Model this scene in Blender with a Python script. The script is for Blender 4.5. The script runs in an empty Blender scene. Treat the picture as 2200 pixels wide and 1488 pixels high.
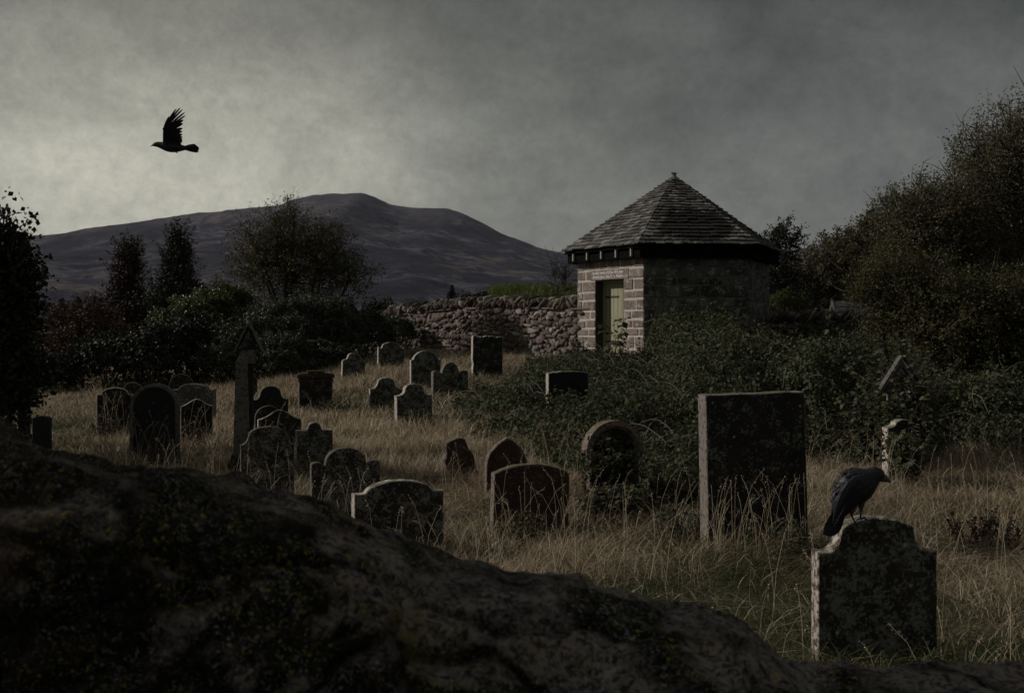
import bpy, bmesh, math, random
import numpy as np
from mathutils import Vector, Matrix, noise as mnoise

random.seed(7)
rng = np.random.default_rng(11)
SC = bpy.context.scene
COL = SC.collection
F = 2359.0            # focal length in photo pixels (2200 wide)
EYE = 1.7
HOR = 717.0


def P(px, py, Y):
    return Vector(((px - 1100) / F * Y, Y, EYE + (HOR - py) / F * Y))


def X(px, Y):
    return (px - 1100) / F * Y


def Z(py, Y):
    return EYE + (HOR - py) / F * Y


def sstep(a, b, x):
    t = np.clip((np.asarray(x, float) - a) / (b - a), 0, 1)
    return t * t * (3 - 2 * t)


# ------------------------------------------------------------------ value noise
_tab = np.random.default_rng(5).random((256, 256))


def vn(x, y, seed=0):
    x = np.asarray(x, float) + seed * 17.3
    y = np.asarray(y, float) + seed * 9.1
    xi = np.floor(x).astype(int)
    yi = np.floor(y).astype(int)
    fx = x - xi
    fy = y - yi
    fx = fx * fx * (3 - 2 * fx)
    fy = fy * fy * (3 - 2 * fy)
    a = _tab[xi & 255, yi & 255]
    b = _tab[(xi + 1) & 255, yi & 255]
    c = _tab[xi & 255, (yi + 1) & 255]
    d = _tab[(xi + 1) & 255, (yi + 1) & 255]
    return (a * (1 - fx) + b * fx) * (1 - fy) + (c * (1 - fx) + d * fx) * fy


def fbm(x, y, o=4, seed=0):
    s = 0
    a = .5
    n = 0
    for i in range(o):
        s = s + a * vn(np.asarray(x) * 2 ** i, np.asarray(y) * 2 ** i, seed + i)
        n += a
        a *= .5
    return s / n


# ------------------------------------------------------------------ terrain
YC = [-200, 0, 6, 10, 14, 20, 27, 34, 45, 70, 110, 180, 8000]
ZC = [-.2, -.1, -.12, -.18, -.02, .45, .95, 1.3, 1.2, .2, -2, -6, -8]
YL = [-200, 0, 6, 10, 14, 20, 27, 34, 45, 70, 110, 180, 8000]
ZL = [-.2, -.1, -.12, -.12, .0, .12, .35, .5, .3, -.5, -3, -6, -8]


def ground(x, y, bumps=True):
    x = np.asarray(x, float)
    y = np.asarray(y, float)
    w = sstep(-8, -2, x)
    z = np.interp(y, YC, ZC) * w + np.interp(y, YL, ZL) * (1 - w)
    # green mound behind the boundary wall
    z = z + 2.25 * sstep(-2.6, -.6, x) * np.exp(-((y - 46) / 7.) ** 2) * (1 - sstep(14, 30, x))
    if bumps:
        near = 1 - sstep(40, 90, y)
        z = z + near * (.10 * (fbm(x * .6, y * .6, 2, 3) - .5) + .05 * (fbm(x * 2.2, y * 2.2, 2, 6) - .5))
    return z


def gz(x, y):
    return float(ground(np.array([x]), np.array([y]))[0])


# ------------------------------------------------------------------ object helpers
def tag(o, label=None, cat=None, group=None, kind=None):
    if label:
        o['label'] = label
    if cat:
        o['category'] = cat
    if group:
        o['group'] = group
    if kind:
        o['kind'] = kind
    return o


def empty(name, loc):
    o = bpy.data.objects.new(name, None)
    o.empty_display_size = .2
    COL.objects.link(o)
    o.location = loc
    return o


def wloc(o):
    v = Vector((0, 0, 0))
    while o is not None:
        v = v + o.location
        o = o.parent
    return v


def link(name, me, parent=None, origin=None):
    """vertices are world positions; shift them to the parent's (or given) origin"""
    o = bpy.data.objects.new(name, me)
    COL.objects.link(o)
    if parent is not None:
        off = wloc(parent)
        o.parent = parent
        me.transform(Matrix.Translation(-off))
    elif origin is not None:
        me.transform(Matrix.Translation(-Vector(origin)))
        o.location = origin
    return o


class MB:
    def __init__(self):
        self.v = []
        self.f = []
        self.m = []
        self.r = []

    def add(self, vs, fs, mi=0, r=None):
        b = len(self.v)
        r = random.random() if r is None else r
        self.v += [tuple(v) for v in vs]
        self.r += [r] * len(vs)
        for f in fs:
            self.f.append([b + i for i in f])
            self.m.append(mi)

    def frame_box(self, o, ax, ay, az, mi=0, r=None, taper=1):
        """box from corner o along the three edge vectors"""
        o, ax, ay, az = map(Vector, (o, ax, ay, az))
        vs = [o, o + ax, o + ax + ay, o + ay, o + az, o + az + ax, o + az + ax + ay, o + az + ay]
        self.add(vs, [(0, 3, 2, 1), (4, 5, 6, 7), (0, 1, 5, 4), (1, 2, 6, 5), (2, 3, 7, 6), (3, 0, 4, 7)], mi, r)

    def box(self, c, s, rz=0, mi=0, r=None, tilt=None):
        M = Matrix.Rotation(rz, 3, 'Z')
        if tilt is not None:
            M = M @ tilt
        c = Vector(c)
        hx, hy, hz = s[0] / 2, s[1] / 2, s[2] / 2
        self.frame_box(c + M @ Vector((-hx, -hy, -hz)), M @ Vector((2 * hx, 0, 0)), M @ Vector((0, 2 * hy, 0)),
                       M @ Vector((0, 0, 2 * hz)), mi, r)

    def tube(self, pts, rad, n=6, mi=0, r=None, cap=True):
        pts = [Vector(p) for p in pts]
        vs = []
        fs = []
        k = len(pts)
        prev = None
        for i, p in enumerate(pts):
            d = (pts[min(i + 1, k - 1)] - pts[max(i - 1, 0)])
            if d.length < 1e-9:
                d = Vector((0, 0, 1))
            d.normalize()
            if prev is None:
                a = d.orthogonal().normalized()
            else:
                a = (prev - d * prev.dot(d))
                a = a.normalized() if a.length > 1e-6 else d.orthogonal().normalized()
            prev = a
            b = d.cross(a)
            rr = rad[i] if hasattr(rad, '__len__') else rad
            for j in range(n):
                t = 2 * math.pi * j / n
                vs.append(p + a * (rr * math.cos(t)) + b * (rr * math.sin(t)))
        for i in range(k - 1):
            for j in range(n):
                fs.append((i * n + j, i * n + (j + 1) % n, (i + 1) * n + (j + 1) % n, (i + 1) * n + j))
        if cap:
            fs.append(tuple(range(n - 1, -1, -1)))
            fs.append(tuple((k - 1) * n + j for j in range(n)))
        self.add(vs, fs, mi, r)

    def loft(self, stations, n=14, mi=0):
        """stations: (center, axis_a, axis_b) ellipses"""
        vs = []
        fs = []
        k = len(stations)
        for c, a, b in stations:
            c, a, b = Vector(c), Vector(a), Vector(b)
            for j in range(n):
                t = 2 * math.pi * j / n
                vs.append(c + a * math.cos(t) + b * math.sin(t))
        for i in range(k - 1):
            for j in range(n):
                fs.append((i * n + j, i * n + (j + 1) % n, (i + 1) * n + (j + 1) % n, (i + 1) * n + j))
        fs.append(tuple(range(n - 1, -1, -1)))
        fs.append(tuple((k - 1) * n + j for j in range(n)))
        self.add(vs, fs, mi)

    def build(self, name, mats, parent=None, origin=None, smooth=False, fix=False):
        me = bpy.data.meshes.new(name)
        me.from_pydata(self.v, [], self.f)
        if not isinstance(mats, (list, tuple)):
            mats = [mats]
        for m in mats:
            me.materials.append(m)
        me.polygons.foreach_set('material_index', self.m)
        at = me.attributes.new('rnd', 'FLOAT', 'POINT')
        at.data.foreach_set('value', np.array(self.r, dtype=np.float32))
        if smooth:
            me.polygons.foreach_set('use_smooth', [True] * len(me.polygons))
        me.update()
        if fix:
            bm = bmesh.new()
            bm.from_mesh(me)
            bmesh.ops.recalc_face_normals(bm, faces=bm.faces)
            bm.to_mesh(me)
            bm.free()
        return link(name, me, parent, origin)


def np_mesh(name, V, tris, quads, mat, rnd=None, parent=None, origin=None, smooth=False):
    me = bpy.data.meshes.new(name)
    V = np.asarray(V, np.float32)
    nt = 0 if tris is None else len(tris)
    nq = 0 if quads is None else len(quads)
    me.vertices.add(len(V))
    me.vertices.foreach_set('co', V.ravel())
    loops = []
    starts = []
    if nt:
        loops.append(np.asarray(tris, np.int32).ravel())
        starts.append(np.arange(nt, dtype=np.int32) * 3)
    if nq:
        loops.append(np.asarray(quads, np.int32).ravel())
        starts.append(np.arange(nq, dtype=np.int32) * 4 + nt * 3)
    loops = np.concatenate(loops)
    starts = np.concatenate(starts)
    me.loops.add(len(loops))
    me.loops.foreach_set('vertex_index', loops)
    me.polygons.add(len(starts))
    me.polygons.foreach_set('loop_start', starts)
    if smooth:
        me.polygons.foreach_set('use_smooth', np.ones(len(starts), bool))
    me.update(calc_edges=True)
    me.materials.append(mat)
    if rnd is not None:
        at = me.attributes.new('rnd', 'FLOAT', 'POINT')
        at.data.foreach_set('value', np.asarray(rnd, np.float32))
    return link(name, me, parent, origin)


# ------------------------------------------------------------------ materials
def new_mat(name):
    m = bpy.data.materials.new(name)
    m.use_nodes = True
    nt = m.node_tree
    for n in list(nt.nodes):
        nt.nodes.remove(n)
    out = nt.nodes.new('ShaderNodeOutputMaterial')
    bs = nt.nodes.new('ShaderNodeBsdfPrincipled')
    nt.links.new(bs.outputs[0], out.inputs[0])
    bs.inputs['Specular IOR Level'].default_value = .25
    return m, nt, bs, out


class NT:
    """tiny node helper"""

    def __init__(self, nt):
        self.nt = nt

    def n(self, t, **kw):
        nd = self.nt.nodes.new(t)
        for k, v in kw.items():
            setattr(nd, k, v)
        return nd

    def l(self, a, b):
        self.nt.links.new(a, b)

    def obj(self, rand=True):
        tc = self.n('ShaderNodeTexCoord')
        if not rand:
            return tc.outputs['Object']
        oi = self.n('ShaderNodeObjectInfo')
        m = self.n('ShaderNodeMath', operation='MULTIPLY')
        m.inputs[1].default_value = 37.0
        self.l(oi.outputs['Random'], m.inputs[0])
        a = self.n('ShaderNodeVectorMath', operation='ADD')
        self.l(tc.outputs['Object'], a.inputs[0])
        self.l(m.outputs[0], a.inputs[1])
        return a.outputs[0]

    def noise(self, vec, scale, detail=6, rough=.6, dist=0.):
        t = self.n('ShaderNodeTexNoise')
        t.inputs['Scale'].default_value = scale
        t.inputs['Detail'].default_value = detail
        t.inputs['Roughness'].default_value = rough
        t.inputs['Distortion'].default_value = dist
        if vec is not None:
            self.l(vec, t.inputs['Vector'])
        return t.outputs['Fac']

    def ramp(self, fac, stops, interp='LINEAR'):
        r = self.n('ShaderNodeValToRGB')
        r.color_ramp.interpolation = interp
        el = r.color_ramp.elements
        while len(el) > 1:
            el.remove(el[-1])
        el[0].position = stops[0][0]
        el[0].color = (*stops[0][1], 1) if hasattr(stops[0][1], '__len__') else (stops[0][1],) * 3 + (1,)
        for p, c in stops[1:]:
            e = el.new(p)
            e.color = (*c, 1) if hasattr(c, '__len__') else (c, c, c, 1)
        self.l(fac, r.inputs[0])
        return r.outputs[0]

    def mix(self, fac, a, b, mode='MIX'):
        m = self.n('ShaderNodeMix', data_type='RGBA', blend_type=mode)
        for sock, v in ((m.inputs[0], fac), (m.inputs[6], a), (m.inputs[7], b)):
            if isinstance(v, (int, float)):
                sock.default_value = v
            elif isinstance(v, tuple):
                sock.default_value = (*v, 1)
            else:
                self.l(v, sock)
        return m.outputs[2]

    def math(self, op, a, b=None):
        m = self.n('ShaderNodeMath', operation=op)
        for i, v in enumerate((a, b)):
            if v is None:
                continue
            if isinstance(v, (int, float)):
                m.inputs[i].default_value = v
            else:
                self.l(v, m.inputs[i])
        return m.outputs[0]

    def bump(self, h, bs, strength=.5, dist=.02):
        b = self.n('ShaderNodeBump')
        b.inputs['Strength'].default_value = strength
        b.inputs['Distance'].default_value = dist
        self.l(h, b.inputs['Height'])
        self.l(b.outputs[0], bs.inputs['Normal'])

    def attr(self):
        a = self.n('ShaderNodeAttribute', attribute_name='rnd')
        return a.outputs['Fac']

    def up(self):
        g = self.n('ShaderNodeNewGeometry')
        s = self.n('ShaderNodeSeparateXYZ')
        self.l(g.outputs['Normal'], s.inputs[0])
        return s.outputs['Z']


def mat_foliage(name, stops, rough=.55, trans=.25, spec=.3, patch=None):
    m, nt, bs, out = new_mat(name)
    N = NT(nt)
    c = N.ramp(N.attr(), stops)
    if patch:
        tc = N.n('ShaderNodeTexCoord')
        f = N.ramp(N.noise(tc.outputs['Object'], patch[0], 3), [(patch[2], 0.), (patch[2] + .15, 1.)])
        c = N.mix(N.math('MULTIPLY', f, patch[3]), c, patch[1])
    N.l(c, bs.inputs['Base Color'])
    bs.inputs['Roughness'].default_value = rough
    bs.inputs['Specular IOR Level'].default_value = spec
    tr = N.n('ShaderNodeBsdfTranslucent')
    N.l(c, tr.inputs[0])
    mx = N.n('ShaderNodeMixShader')
    mx.inputs[0].default_value = trans
    N.l(bs.outputs[0], mx.inputs[1])
    N.l(tr.outputs[0], mx.inputs[2])
    N.l(mx.outputs[0], out.inputs[0])
    return m


def mat_grave(name, base_a, base_b, lichen, amount=.56, moss=(.05, .055, .015), lscale=42., fleck=.0):
    """weathered headstone face: dark algae, grey lichen blotches, moss on ledges"""
    m, nt, bs, out = new_mat(name)
    N = NT(nt)
    v = N.obj()
    c = N.mix(N.ramp(N.noise(v, 3.5, 5), [(.35, 0.), (.7, 1.)]), base_a, base_b)
    n1 = N.noise(v, lscale, 9, .68, .4)
    n2 = N.noise(v, lscale * .22, 4, .6)
    k = N.math('ADD', N.math('MULTIPLY', n1, .6), N.math('MULTIPLY', n2, .4))
    mask = N.ramp(k, [(amount - .035, 0.), (amount + .035, 1.)])
    lc = N.mix(N.noise(v, 40, 4), lichen, tuple(x * .55 for x in lichen))
    c = N.mix(N.math('MULTIPLY', mask, .8), c, lc)
    # round pale lichen discs
    vo = N.n('ShaderNodeTexVoronoi')
    vo.inputs['Scale'].default_value = 11.
    N.l(v, vo.inputs['Vector'])
    sp = N.ramp(vo.outputs['Distance'], [(.10, 1.), (.16, 0.)])
    gate = N.ramp(N.noise(v, 5, 1), [(.53, 0.), (.56, 1.)])
    c = N.mix(N.math('MULTIPLY', N.math('MULTIPLY', sp, gate), .8), c, tuple(min(x * 1.5, .5) for x in lichen))
    # yellow moss flecks
    ym = N.ramp(N.noise(v, 14, 5, .7), [(.66, 0.), (.70, 1.)])
    c = N.mix(N.math('MULTIPLY', ym, .35 + fleck), c, (.10, .085, .015))
    tm = N.math('MULTIPLY', N.ramp(N.up(), [(.5, 0.), (.8, 1.)]), N.ramp(N.noise(v, 9, 5), [(.42, 0.), (.6, 1.)]))
    c = N.mix(N.math('MULTIPLY', tm, .9), c, moss)
    N.l(c, bs.inputs['Base Color'])
    bs.inputs['Roughness'].default_value = .92
    N.bump(N.math('ADD', n1, N.math('MULTIPLY', N.noise(v, 60, 5), .4)), bs, .8, .02)
    return m


def mat_edge(name, a, b, dark, pits=.5):
    """cut side of a headstone: pale sandstone, pitted"""
    m, nt, bs, out = new_mat(name)
    N = NT(nt)
    v = N.obj()
    c = N.mix(N.noise(v, 6, 6), a, b)
    pn = N.noise(v, 26, 8, .7)
    c = N.mix(N.ramp(pn, [(pits, 0.), (pits + .12, 1.)]), c, dark)
    tm = N.math('MULTIPLY', N.ramp(N.up(), [(.55, 0.), (.85, 1.)]), N.ramp(N.noise(v, 9, 5), [(.40, 0.), (.62, 1.)]))
    c = N.mix(N.math('MULTIPLY', tm, .85), c, (.07, .07, .025))
    N.l(c, bs.inputs['Base Color'])
    bs.inputs['Roughness'].default_value = .9
    N.bump(pn, bs, .7, .015)
    return m


def mat_simple(name, a, b, scale=8, rough=.8, bump=.3, dist=.01, spec=.25, stretch=None, detail=6):
    m, nt, bs, out = new_mat(name)
    N = NT(nt)
    v = N.obj()
    if stretch:
        mp = N.n('ShaderNodeMapping')
        mp.inputs['Scale'].default_value = stretch
        N.l(v, mp.inputs[0])
        v = mp.outputs[0]
    n = N.noise(v, scale, detail)
    N.l(N.ramp(n, [(.3, a), (.7, b)]), bs.inputs['Base Color'])
    bs.inputs['Roughness'].default_value = rough
    bs.inputs['Specular IOR Level'].default_value = spec
    if bump:
        N.bump(n, bs, bump, dist)
    return m


def mat_blocks(name, stops, dirt, dirt_pos=.55, white=None, scale=2.2, wpos=.62):
    """masonry: colour per block from attribute, dirt and pale lichen in patches"""
    m, nt, bs, out = new_mat(name)
    N = NT(nt)
    v = N.obj(False)
    c = N.ramp(N.attr(), stops)
    g = N.noise(v, 22, 8, .7)
    c = N.mix(N.ramp(g, [(.35, .75), (.6, 0.)]), c, tuple(x * .45 for x in stops[0][1]))
    d = N.ramp(N.noise(v, scale, 7, .65), [(dirt_pos, 0.), (dirt_pos + .14, 1.)])
    c = N.mix(N.math('MULTIPLY', d, .8), c, dirt)
    if white:
        w = N.ramp(N.noise(v, 5.3, 9, .75), [(wpos, 0.), (wpos + .08, 1.)])
        c = N.mix(N.math('MULTIPLY', w, .75), c, white)
    N.l(c, bs.inputs['Base Color'])
    bs.inputs['Roughness'].default_value = .92
    N.bump(g, bs, .8, .03)
    return m


M = {}
M['face'] = mat_grave('weathered_stone', (.020, .018, .015), (.045, .038, .030), (.27, .27, .245), .52)
M['face_lichen'] = mat_grave('lichened_stone', (.024, .022, .018), (.055, .048, .038), (.27, .27, .245), .52)
M['face_dark'] = mat_grave('blackened_stone', (.014, .013, .012), (.030, .026, .022), (.22, .22, .20), .56)
M['face_red'] = mat_grave('red_sandstone', (.040, .024, .019), (.075, .045, .036), (.17, .15, .135), .57, (.085, .09, .02))
M['face_black'] = mat_grave('dark_granite', (.014, .014, .015), (.024, .024, .025), (.09, .09, .09), .60)
M['edge'] = mat_edge('cut_stone_edge', (.36, .32, .28), (.56, .52, .47), (.10, .07, .058), .49)
M['edge_red'] = mat_edge('red_stone_edge', (.13, .10, .085), (.26, .21, .18), (.05, .036, .030), .48)
M['edge_flaked'] = mat_edge('flaking_stone_edge', (.30, .25, .21), (.55, .50, .45), (.065, .045, .036), .44)
M['edge_grey'] = mat_edge('grey_stone_edge', (.13, .115, .10), (.24, .215, .19), (.05, .042, .037), .50)
M['edge_dark'] = mat_edge('dark_stone_edge', (.09, .085, .078), (.15, .14, .13), (.03, .03, .028), .5)
M['bark'] = mat_simple('bark', (.035, .028, .022), (.085, .072, .060), 14, .9, .6, .02, stretch=(1, 1, .25))
M['twig'] = mat_simple('pale_twig', (.10, .085, .07), (.20, .18, .15), 14, .85, .2)
M['feather'] = mat_simple('black_feather', (.009, .009, .011), (.020, .021, .030), 70, .48, .4, .005, .3, (1, 1, 2))
M['beak'] = mat_simple('dark_horn', (.05, .05, .058), (.10, .10, .115), 30, .35, .1, .002, .5)
M['leg'] = mat_simple('scaly_leg', (.05, .05, .06), (.10, .10, .12), 90, .5, .4, .003)
M['eye'] = mat_simple('glossy_eye', (.004, .004, .004), (.006, .005, .005), 10, .1, 0, spec=.6)

M['straw'] = mat_foliage('dry_grass', [(0., (.035, .055, .018)), (.16, (.075, .085, .030)), (.30, (.12, .095, .055)),
                                        (.52, (.31, .245, .16)), (.80, (.60, .51, .375)), (.9, (.38, .28, .18)), (1., (.18, .105, .060))],
                         .6, .35, .3)
M['meadow'] = mat_foliage('green_grass', [(0., (.045, .075, .012)), (.6, (.085, .12, .022)), (1., (.14, .15, .045))], .6, .3)
M['bramble'] = mat_foliage('bramble_leaf', [(0., (.028, .035, .018)), (.45, (.060, .070, .038)), (.75, (.094, .100, .054)),
                                             (.86, (.090, .092, .055)), (.93, (.11, .085, .050)), (1., (.13, .075, .042))], .6, .25, .12,
                            (.9, (.080, .070, .038), .50, .6))
M['ivy'] = mat_foliage('ivy_leaf', [(0., (.026, .032, .019)), (.6, (.052, .062, .038)), (1., (.085, .092, .060))], .55, .15, .25)
M['ivy_yellow'] = mat_foliage('yellow_ivy_leaf', [(0., (.035, .050, .012)), (.6, (.075, .090, .022)), (1., (.12, .12, .035))], .45, .2, .4)
M['rowan'] = mat_foliage('olive_leaf', [(0., (.040, .042, .018)), (.6, (.085, .083, .036)), (.9, (.12, .092, .045)), (1., (.14, .065, .034))], .55, .28, .2)
M['thorn'] = mat_foliage('hawthorn_leaf', [(0., (.050, .050, .030)), (.55, (.105, .098, .056)), (.85, (.15, .12, .066)), (1., (.16, .085, .046))], .55, .26,
                          .2, (.35, (.05, .06, .022), .52, .6))
M['black_leaf'] = mat_foliage('dark_leaf', [(0., (.012, .014, .009)), (.7, (.026, .030, .018)), (1., (.05, .05, .03))], .55, .1, .2)
M['copper'] = mat_foliage('copper_leaf', [(0., (.018, .012, .009)), (.7, (.036, .022, .015)), (1., (.06, .033, .02))], .55, .15, .2)
M['yew'] = mat_foliage('yew_needle', [(0., (.010, .013, .010)), (.7, (.024, .029, .022)), (1., (.045, .050, .034))], .55, .1, .2)
M['redbush'] = mat_foliage('russet_leaf', [(0., (.022, .014, .010)), (.6, (.055, .026, .018)), (1., (.10, .052, .032))], .55, .2, .2)
M['gold'] = mat_foliage('golden_needle', [(0., (.035, .050, .014)), (.7, (.070, .085, .026)), (1., (.12, .10, .04))], .55, .2, .2)

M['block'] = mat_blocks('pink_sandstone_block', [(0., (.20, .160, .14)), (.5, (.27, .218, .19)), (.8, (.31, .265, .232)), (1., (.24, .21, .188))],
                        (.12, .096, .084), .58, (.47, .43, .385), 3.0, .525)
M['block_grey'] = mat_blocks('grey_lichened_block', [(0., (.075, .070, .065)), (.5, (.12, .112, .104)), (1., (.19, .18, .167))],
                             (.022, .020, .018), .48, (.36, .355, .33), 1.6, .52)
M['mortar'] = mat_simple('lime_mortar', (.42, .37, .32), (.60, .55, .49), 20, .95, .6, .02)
M['mortar_dark'] = mat_simple('dark_mortar', (.07, .064, .058), (.17, .16, .145), 14, .95, .6, .02)  # darker mortar for every face except the door's
M['rubble'] = mat_blocks('field_stone', [(0., (.11, .084, .070)), (.35, (.18, .142, .122)), (.6, (.24, .195, .170)), (.8, (.31, .265, .235)), (.92, (.42, .39, .36)), (1., (.50, .47, .44))],
                         (.045, .036, .030), .56, (.36, .34, .31), 2.5, .66)
M['cope'] = mat_blocks('coping_stone', [(0., (.085, .066, .055)), (.5, (.17, .135, .115)), (.85, (.28, .24, .21)), (1., (.38, .34, .28))],
                       (.04, .034, .028), .56, (.40, .38, .33), 4, .62)
M['rubble_mortar'] = mat_simple('earth_mortar', (.09, .07, .058), (.25, .20, .17), 9, .95, .8, .04)
M['black_wood'] = mat_simple('near_black_wood', (.005, .005, .005), (.009, .009, .008), 12, .9, .1, .01, .03)  # flat near-black for fascia, boarding, shed wall and some rafter ends
M['pale_wood'] = mat_simple('sunlit_pale_wood', (.30, .31, .24), (.42, .42, .34), 14, .7, .2)  # rafter ends of the sunlit face, brightness put into the colour
M['door'] = mat_simple('sage_painted_plank', (.27, .265, .165), (.36, .35, .235), 3.5, .65, .25, .006, stretch=(6, 6, .7))
M['door_gap'] = mat_simple('dark_gap', (.03, .03, .02), (.05, .05, .03), 10, .9, 0)
M['shaded_jamb'] = mat_simple('shade_tinted_stone', (.022, .020, .018), (.055, .050, .045), 12, .9, .4)  # shade of the door jambs put into the stone colour
M['iron'] = mat_simple('rusty_iron', (.02, .017, .015), (.06, .04, .03), 30, .6, .2)
M['white_paint'] = mat_simple('white_lettering', (.62, .60, .56), (.74, .72, .68), 30, .7, 0)
M['lead'] = mat_simple('lead_cap', (.10, .10, .10), (.17, .17, .17), 20, .5, .2)
M['shed_wood'] = mat_simple('grey_weathered_board', (.05, .045, .042), (.10, .092, .085), 9, .85, .4, .01, stretch=(5, 5, .6))
M['shed_slate'] = mat_simple('blue_slate', (.045, .048, .058), (.075, .08, .095), 6, .6, .3)


def mat_slate():
    m, nt, bs, out = new_mat('stone_slate')
    N = NT(nt)
    v = N.obj(False)
    c = N.ramp(N.attr(), [(0., (.040, .038, .036)), (.4, (.090, .085, .080)), (.75, (.15, .142, .134)), (1., (.26, .25, .235))])
    g = N.noise(v, 18, 8, .7)
    c = N.mix(N.ramp(g, [(.52, 0.), (.66, .7)]), c, (.24, .235, .215))
    c = N.mix(N.ramp(g, [(.32, .7), (.46, 0.)]), c, (.03, .028, .026))
    # black ragged-edged patch on the front slope
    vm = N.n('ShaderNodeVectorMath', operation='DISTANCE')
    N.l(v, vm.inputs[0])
    vm.inputs[1].default_value = DARK_SPOT
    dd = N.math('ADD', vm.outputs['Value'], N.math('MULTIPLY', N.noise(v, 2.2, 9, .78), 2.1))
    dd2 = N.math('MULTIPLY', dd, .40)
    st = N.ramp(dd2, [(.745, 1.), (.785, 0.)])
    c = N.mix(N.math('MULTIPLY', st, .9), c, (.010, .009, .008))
    N.l(c, bs.inputs['Base Color'])
    bs.inputs['Roughness'].default_value = .85
    N.bump(g, bs, .6, .02)
    return m


HUT = Vector((X(1448, 28.), 28., 0.0))
HUT.z = gz(HUT.x, HUT.y - 1.5) - .1
DARK_SPOT = (.22, -1.9, 4.25 - HUT.z)
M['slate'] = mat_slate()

# ------------------------------------------------------------------ world, sun, camera
SUN_AZ = math.radians(-100)   # from the toward-camera axis, negative = left of frame
SUN_EL = math.radians(28)
sdir = Vector((math.sin(SUN_AZ) * math.cos(SUN_EL), -math.cos(SUN_AZ) * math.cos(SUN_EL), math.sin(SUN_EL)))


def make_world():
    w = bpy.data.worlds.new('World')
    SC.world = w
    w.use_nodes = True
    nt = w.node_tree
    for n in list(nt.nodes):
        nt.nodes.remove(n)
    N = NT(nt)
    out = N.n('ShaderNodeOutputWorld')
    bg = N.n('ShaderNodeBackground')
    bg.inputs['Strength'].default_value = .1
    sky = N.n('ShaderNodeTexSky')
    sky.sky_type = 'NISHITA'
    sky.sun_disc = False
    sky.sun_elevation = SUN_EL
    sky.sun_rotation = math.atan2(sdir.x, sdir.y)
    sky.air_density = 1.
    sky.dust_density = 2.
    tc = N.n('ShaderNodeTexCoord')
    d = tc.outputs['Generated']
    # soft cloud masses, then fine mottling
    mp = N.n('ShaderNodeMapping')
    mp.inputs['Scale'].default_value = (1., 1., 1.5)
    N.l(d, mp.inputs[0])
    big = N.noise(mp.outputs[0], 2.6, 5, .55, .6)
    mid = N.noise(mp.outputs[0], 9, 7, .65, .5)
    fin = N.noise(d, 85, 8, .78, .2)
    base = N.ramp(big, [(.26, .50), (.42, .86), (.55, 1.15), (.72, 1.5)])
    m1 = N.ramp(mid, [(.25, .76), (.75, 1.26)])
    m2 = N.ramp(fin, [(.25, .82), (.75, 1.18)])
    t = N.mix(1., N.mix(1., base, m1, 'MULTIPLY'), m2, 'MULTIPLY')
    # thin bright cloud low over the hills to the left
    g0 = Vector((X(330, 1), 1, (HOR - 430) / F)).normalized()
    dp = N.n('ShaderNodeVectorMath', operation='DOT_PRODUCT')
    nm = N.n('ShaderNodeVectorMath', operation='NORMALIZE')
    N.l(d, nm.inputs[0])
    N.l(nm.outputs[0], dp.inputs[0])
    dp.inputs[1].default_value = g0
    gl = N.ramp(dp.outputs['Value'], [(.87, 0.), (.96, .30), (1., 1.)])
    tint = N.mix(gl, (2.60, 2.70, 2.44), (6.3, 6.15, 5.1))
    cloud = N.mix(1., tint, t, 'MULTIPLY')
    # darker cloud base towards the zenith and off to the right
    s = N.n('ShaderNodeSeparateXYZ')
    N.l(nm.outputs[0], s.inputs[0])
    dk = N.ramp(s.outputs['Z'], [(.0, 1.10), (.14, 1.05), (.19, .92), (.30, .52), (.6, .8), (1., .95)])
    cloud = N.mix(1., cloud, dk, 'MULTIPLY')
    dr = N.n('ShaderNodeVectorMath', operation='DOT_PRODUCT')
    N.l(nm.outputs[0], dr.inputs[0])
    dr.inputs[1].default_value = Vector((X(2500, 1), 1, (HOR + 100) / F)).normalized()
    bank = N.ramp(dr.outputs['Value'], [(.78, 1.0), (.92, .94), (1., .76)])
    cloud = N.mix(1., cloud, bank, 'MULTIPLY')
    col = N.mix(.94, sky.outputs[0], cloud)
    N.l(col, bg.inputs[0])
    N.l(bg.outputs[0], out.inputs[0])


make_world()
sl = bpy.data.lights.new('sun', 'SUN')
sl.energy = 4.2
sl.angle = math.radians(.5)
sl.color = (1., .93, .85)
so = bpy.data.objects.new('sun', sl)
COL.objects.link(so)
so.rotation_euler = sdir.to_track_quat('Z', 'Y').to_euler()
so.location = sdir * 40

cd = bpy.data.cameras.new('camera')
cam = bpy.data.objects.new('camera', cd)
COL.objects.link(cam)
cam.location = (0, 0, EYE)
cam.rotation_euler = (math.radians(90), 0, 0)
cd.sensor_width = 36
cd.lens = 36 * F / 2200
cd.shift_y = -(744 - HOR) / 2200
cd.clip_start = .1
cd.clip_end = 20000
cd.dof.use_dof = True
cd.dof.focus_distance = 11.0
cd.dof.aperture_fstop = 6.5
SC.camera = cam
SC.view_settings.view_transform = 'Standard'
SC.view_settings.look = 'None'
SC.view_settings.gamma = 1
SC.view_settings.exposure = -0.8
SC.cycles.max_bounces = 6
SC.cycles.diffuse_bounces = 3
SC.cycles.transparent_max_bounces = 8

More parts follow.
